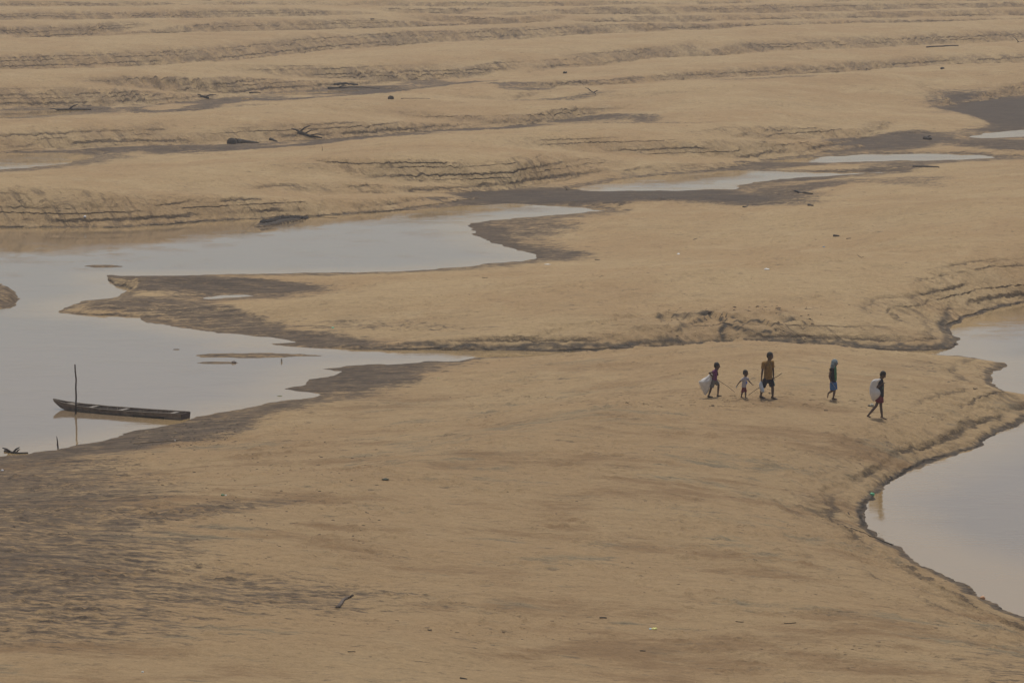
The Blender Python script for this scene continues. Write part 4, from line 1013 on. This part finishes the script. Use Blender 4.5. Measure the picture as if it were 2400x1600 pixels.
wood('branch', [(1466, 944), (1474, 945)], (.016, .012), BLACKW, 'small twig on the sand left of the walkers', 'twig')
wood('branch', [(1668, 951), (1674, 951)], (.03, .02), BLACKW, 'black fragment on the sand below the boy in purple', 'clod')
wood('branch', [(1932, 962), (1940, 962)], (.02, .015), BLACKW, 'black fragment on the sand below the walker in the headscarf', 'clod')
wood('branch', [(2282, 911), (2290, 911)], (.025, .02), BLACKW, 'black fragment on the sand at the right lobe of the near dune', 'clod')
hs_ = hit(755, 354); v, f_ = tube([Vector((0, 0, -.05)), Vector((.01, 0, .16)), Vector((-.01, 0, .32))], [.016, .014, .01], 6)
ob = mesh_obj('stake', v, f_, BLACKW); ob.location = hs_; tag(ob, 'thin stake upright on the pale ridge below the black trunks', 'stake')
# seams of stuck branches in the far reach
wood('branch', [(722, 510), (745, 509), (790, 511)], (.018, .010), STICK, 'thin straight branch lying on the water right of the clod reef', 'branch')

def lump(name, px, py, r, col, label, cat, rough=.4, floaty=False, seed=0):
    h = hit(px, py) if not floaty else at(px, py, 0.0)
    rr = random.Random(seed); v, f_ = ball((0, 0, r[2] * .55), r, 12, 8)
    v = [Vector((p.x * (1 + rr.uniform(-rough, rough) * .5), p.y * (1 + rr.uniform(-rough, rough) * .5), p.z * (1 + rr.uniform(-rough, rough)))) for p in v]
    ob = mesh_obj(name, v, f_, simple(name + '_' + cat.replace(' ', '_'), col, .4, .25, 20, .4)); ob.location = h; tag(ob, label, cat); return ob
bt = lump('plastic_bottle', 2044, 1161, (.085, .06, .062), (.10, .42, .20), 'green plastic bottle floating at the bend of the right pool', 'bottle', .12, True, 3)
v, f_ = tube([Vector((-.07, -.01, .03)), Vector((-.12, -.02, .02))], [.022, .014], 8); mesh_obj('bottle_neck', v, f_, WOOD_D, bt)
wr = lump('wrapper', 1533, 1474, (.075, .07, .028), (.62, .58, .18), 'yellow and white wrapper on the foreground sand', 'wrapper', .5, seed=4)
wr2 = lump('scrap', 1527, 1474, (.03, .05, .02), (.5, .6, .62), '', '', .5, seed=5); wr2.parent = wr; wr2.location = Vector((-.09, 0, 0)); wr2.name = 'silver_end'
for kx in ('label', 'category'):
    if kx in wr2: del wr2[kx]
bo = lump('wrapper', 2303, 1403, (.075, .06, .05), (.60, .30, .14), 'orange scrap at the water edge of the right pool', 'litter', .4, seed=6)
lump('scrap', 1797, 632, (.13, .10, .035), (.65, .62, .58), 'white scrap of plastic on the sand above the collapsed bank', 'litter', .5, seed=7)
lump('scrap', 1590, 596, (.07, .07, .03), (.7, .7, .68), 'small white scrap on the sand upper centre', 'litter', .5, seed=8)
lump('scrap', 1283, 620, (.17, .06, .02), (.6, .56, .5), 'pale flat scrap right of the muddy point', 'litter', .5, seed=9)
lump('scrap', 1931, 579, (.06, .05, .02), (.12, .3, .5), 'tiny blue scrap on the upper right sand', 'litter', .4, seed=10)
lump('scrap', 780, 769, (.06, .06, .03), (.2, .5, .3), 'green scrap on the long sand spit', 'litter', .4, seed=11)
lump('scrap', 522, 1161, (.06, .06, .03), (.06, .16, .05), 'dark green scrap on the sand at left', 'litter', .4, seed=12)
lump('scrap', 529, 1161, (.03, .03, .02), (.6, .6, .55), 'white fleck beside the dark green scrap', 'litter', .4, seed=13)
lump('scrap', 5, 1103, (.05, .05, .03), (.6, .6, .62), 'white scrap on the mud at the left edge', 'litter', .4, seed=14)
lump('scrap', 334, 1575, (.03, .03, .02), (.65, .62, .55), 'white fleck on the sand near the bottom left', 'litter', .4, seed=15)
lump('scrap', 410, 1033, (.025, .025, .025), (.6, .55, .5), 'white fleck against the pale pole on the mud', 'litter', .4, seed=16)
bb = lump('plastic_bottle', 660, 847, (.035, .035, .09), (.50, .45, .36), 'pale bottle standing in the shallow water by the sand bars', 'bottle', .1, True, 17)
lump('scrap', 199, 510, (.08, .08, .06), (.5, .5, .5), 'pale scrap on the foot of the far bank at left', 'litter', .5, seed=18)
lump('clod', 548, 850, (.10, .07, .045), (.12, .08, .06), 'dark clod at the right end of the short sand bar', 'clod', .4, seed=19)
tb = lump('rubbish', 2043, 952, (.10, .07, .06), (.33, .30, .22), 'dirty pale rubbish on the sand behind the leading boy', 'litter', .5, seed=20)
v, f_ = ball((-.09, -.02, .02), (.055, .05, .035), 8, 6); mesh_obj('dark_end', v, f_, BLACKW, tb)
lump('leaf', 656, 928, (.09, .04, .012), (.16, .18, .06), 'greenish leaf on the water near the muddy inlet', 'leaf', .3, seed=21)
lump('leaf', 1027, 887, (.03, .03, .02), (.35, .32, .10), 'yellowish leaf at the edge of the muddy inlet', 'leaf', .3, seed=22)
lump('leaf', 903, 1124, (.11, .06, .03), (.035, .045, .02), 'dark green leaf on the sand left of centre', 'leaf', .4, seed=23)

# ------------------------------------------------------------------ uncountable small stuff
def scatter(name, n, sampler, mat, smin, smax, flat=.6):
    ico_v = []; bm = bmesh.new(); bmesh.ops.create_icosphere(bm, subdivisions=1, radius=1.0)
    base = np.array([v.co[:] for v in bm.verts]); tris = np.array([[v.index for v in f.verts] for f in bm.faces]); bm.free()
    V_, F_ = [], []; k = 0
    for i in range(n):
        p = sampler()
        if p is None: continue
        s_ = smin + (smax - smin) * random.random() ** 2.5
        b = base * (1 + .35 * (rng.rand(len(base), 1) - .5)) * np.array([s_ * random.uniform(.8, 2.0), s_ * random.uniform(.6, 1.3), s_ * flat])
        a = random.uniform(-.6, .6); c_, s2 = math.cos(a), math.sin(a)
        b = np.stack([b[:, 0] * c_ - b[:, 1] * s2, b[:, 0] * s2 + b[:, 1] * c_, b[:, 2]], 1) + np.array(p)
        V_.append(b); F_.append(tris + k * len(base)); k += 1
    V_ = np.concatenate(V_); F_ = np.concatenate(F_)
    me = bpy.data.meshes.new(name); me.from_pydata(V_.tolist(), [], F_.tolist()); me.update(); me.materials.append(mat)
    o_ = bpy.data.objects.new(name, me); COL.objects.link(o_); o_['kind'] = 'stuff'; return o_
def samp_flat():
    for _ in range(40):
        Y = 95 + 330 * random.random() ** 1.4; X = random.uniform(-.14, .14) * Y
        z = gz(X, Y)
        if z > .05 and float(noise(np.array([X * .35]), np.array([Y * .35]), 91)[0]) > random.uniform(-.1, .45): return (X, Y, z)
scatter('sand_clods', 3000, samp_flat, simple('damp_clod', (.17, .12, .075), .9, .4, 3), .012, .04, .45)
def samp_mud():
    for _ in range(40):
        px, py = random.uniform(0, 900), random.uniform(1040, 1440)
        if random.random() < .5: px, py = random.uniform(300, 560), random.uniform(960, 1045)
        p = at(px, py, .4); z = gz(p.x, p.y)
        if z > .02: return (p.x, p.y, z)
scatter('mud_clods', 900, samp_mud, simple('dark_mud_clod', (.075, .055, .042), .9, .4, 3), .012, .045, .5)
def samp_cliff():
    px = random.uniform(1540, 1930); p = at(px, random.uniform(772, 812), 0); z = gz(p.x, p.y)
    return (p.x, p.y, z) if z > .03 else None
scatter('fallen_clods', 90, samp_cliff, simple('fallen_damp_clod', (.15, .105, .066), .9, .4, 3), .02, .09, .7)
def samp_reef():
    t = random.random(); px = 612 + 108 * t; py = 527 - 18 * t ** .7 + random.uniform(-2.5, 2.5) ; p = at(px, py, .05); return (p.x, p.y, max(gz(p.x, p.y), 0))
scatter('reef_clods', 260, samp_reef, simple('black_peat', (.035, .03, .027), .9, .4, 3), .05, .16, .8)
# far green patch
def grass_patch():
    vs, fs = [], []
    for i in range(2600):
        px = random.choice([random.gauss(2050, 30), random.gauss(2120, 26), random.gauss(2175, 8)]); py = random.uniform(1.5, 7) if px < 2165 else random.uniform(-1, 6)
        p = at(px, py, .8); z = gz(p.x, p.y); h_ = random.uniform(.05, .2); a = random.uniform(0, 3.14); w_ = random.uniform(.02, .06)
        dx, dy = w_ * math.cos(a), w_ * math.sin(a); k = len(vs)
        vs += [(p.x - dx, p.y - dy, z), (p.x + dx, p.y + dy, z), (p.x + random.uniform(-.08, .08), p.y + random.uniform(-.08, .08), z + h_)]; fs.append((k, k + 1, k + 2))
    mesh_obj('grass', vs, fs, simple('green_grass', (.09, .14, .05), .8, .4, 1), smooth=False, kind='stuff')
grass_patch()
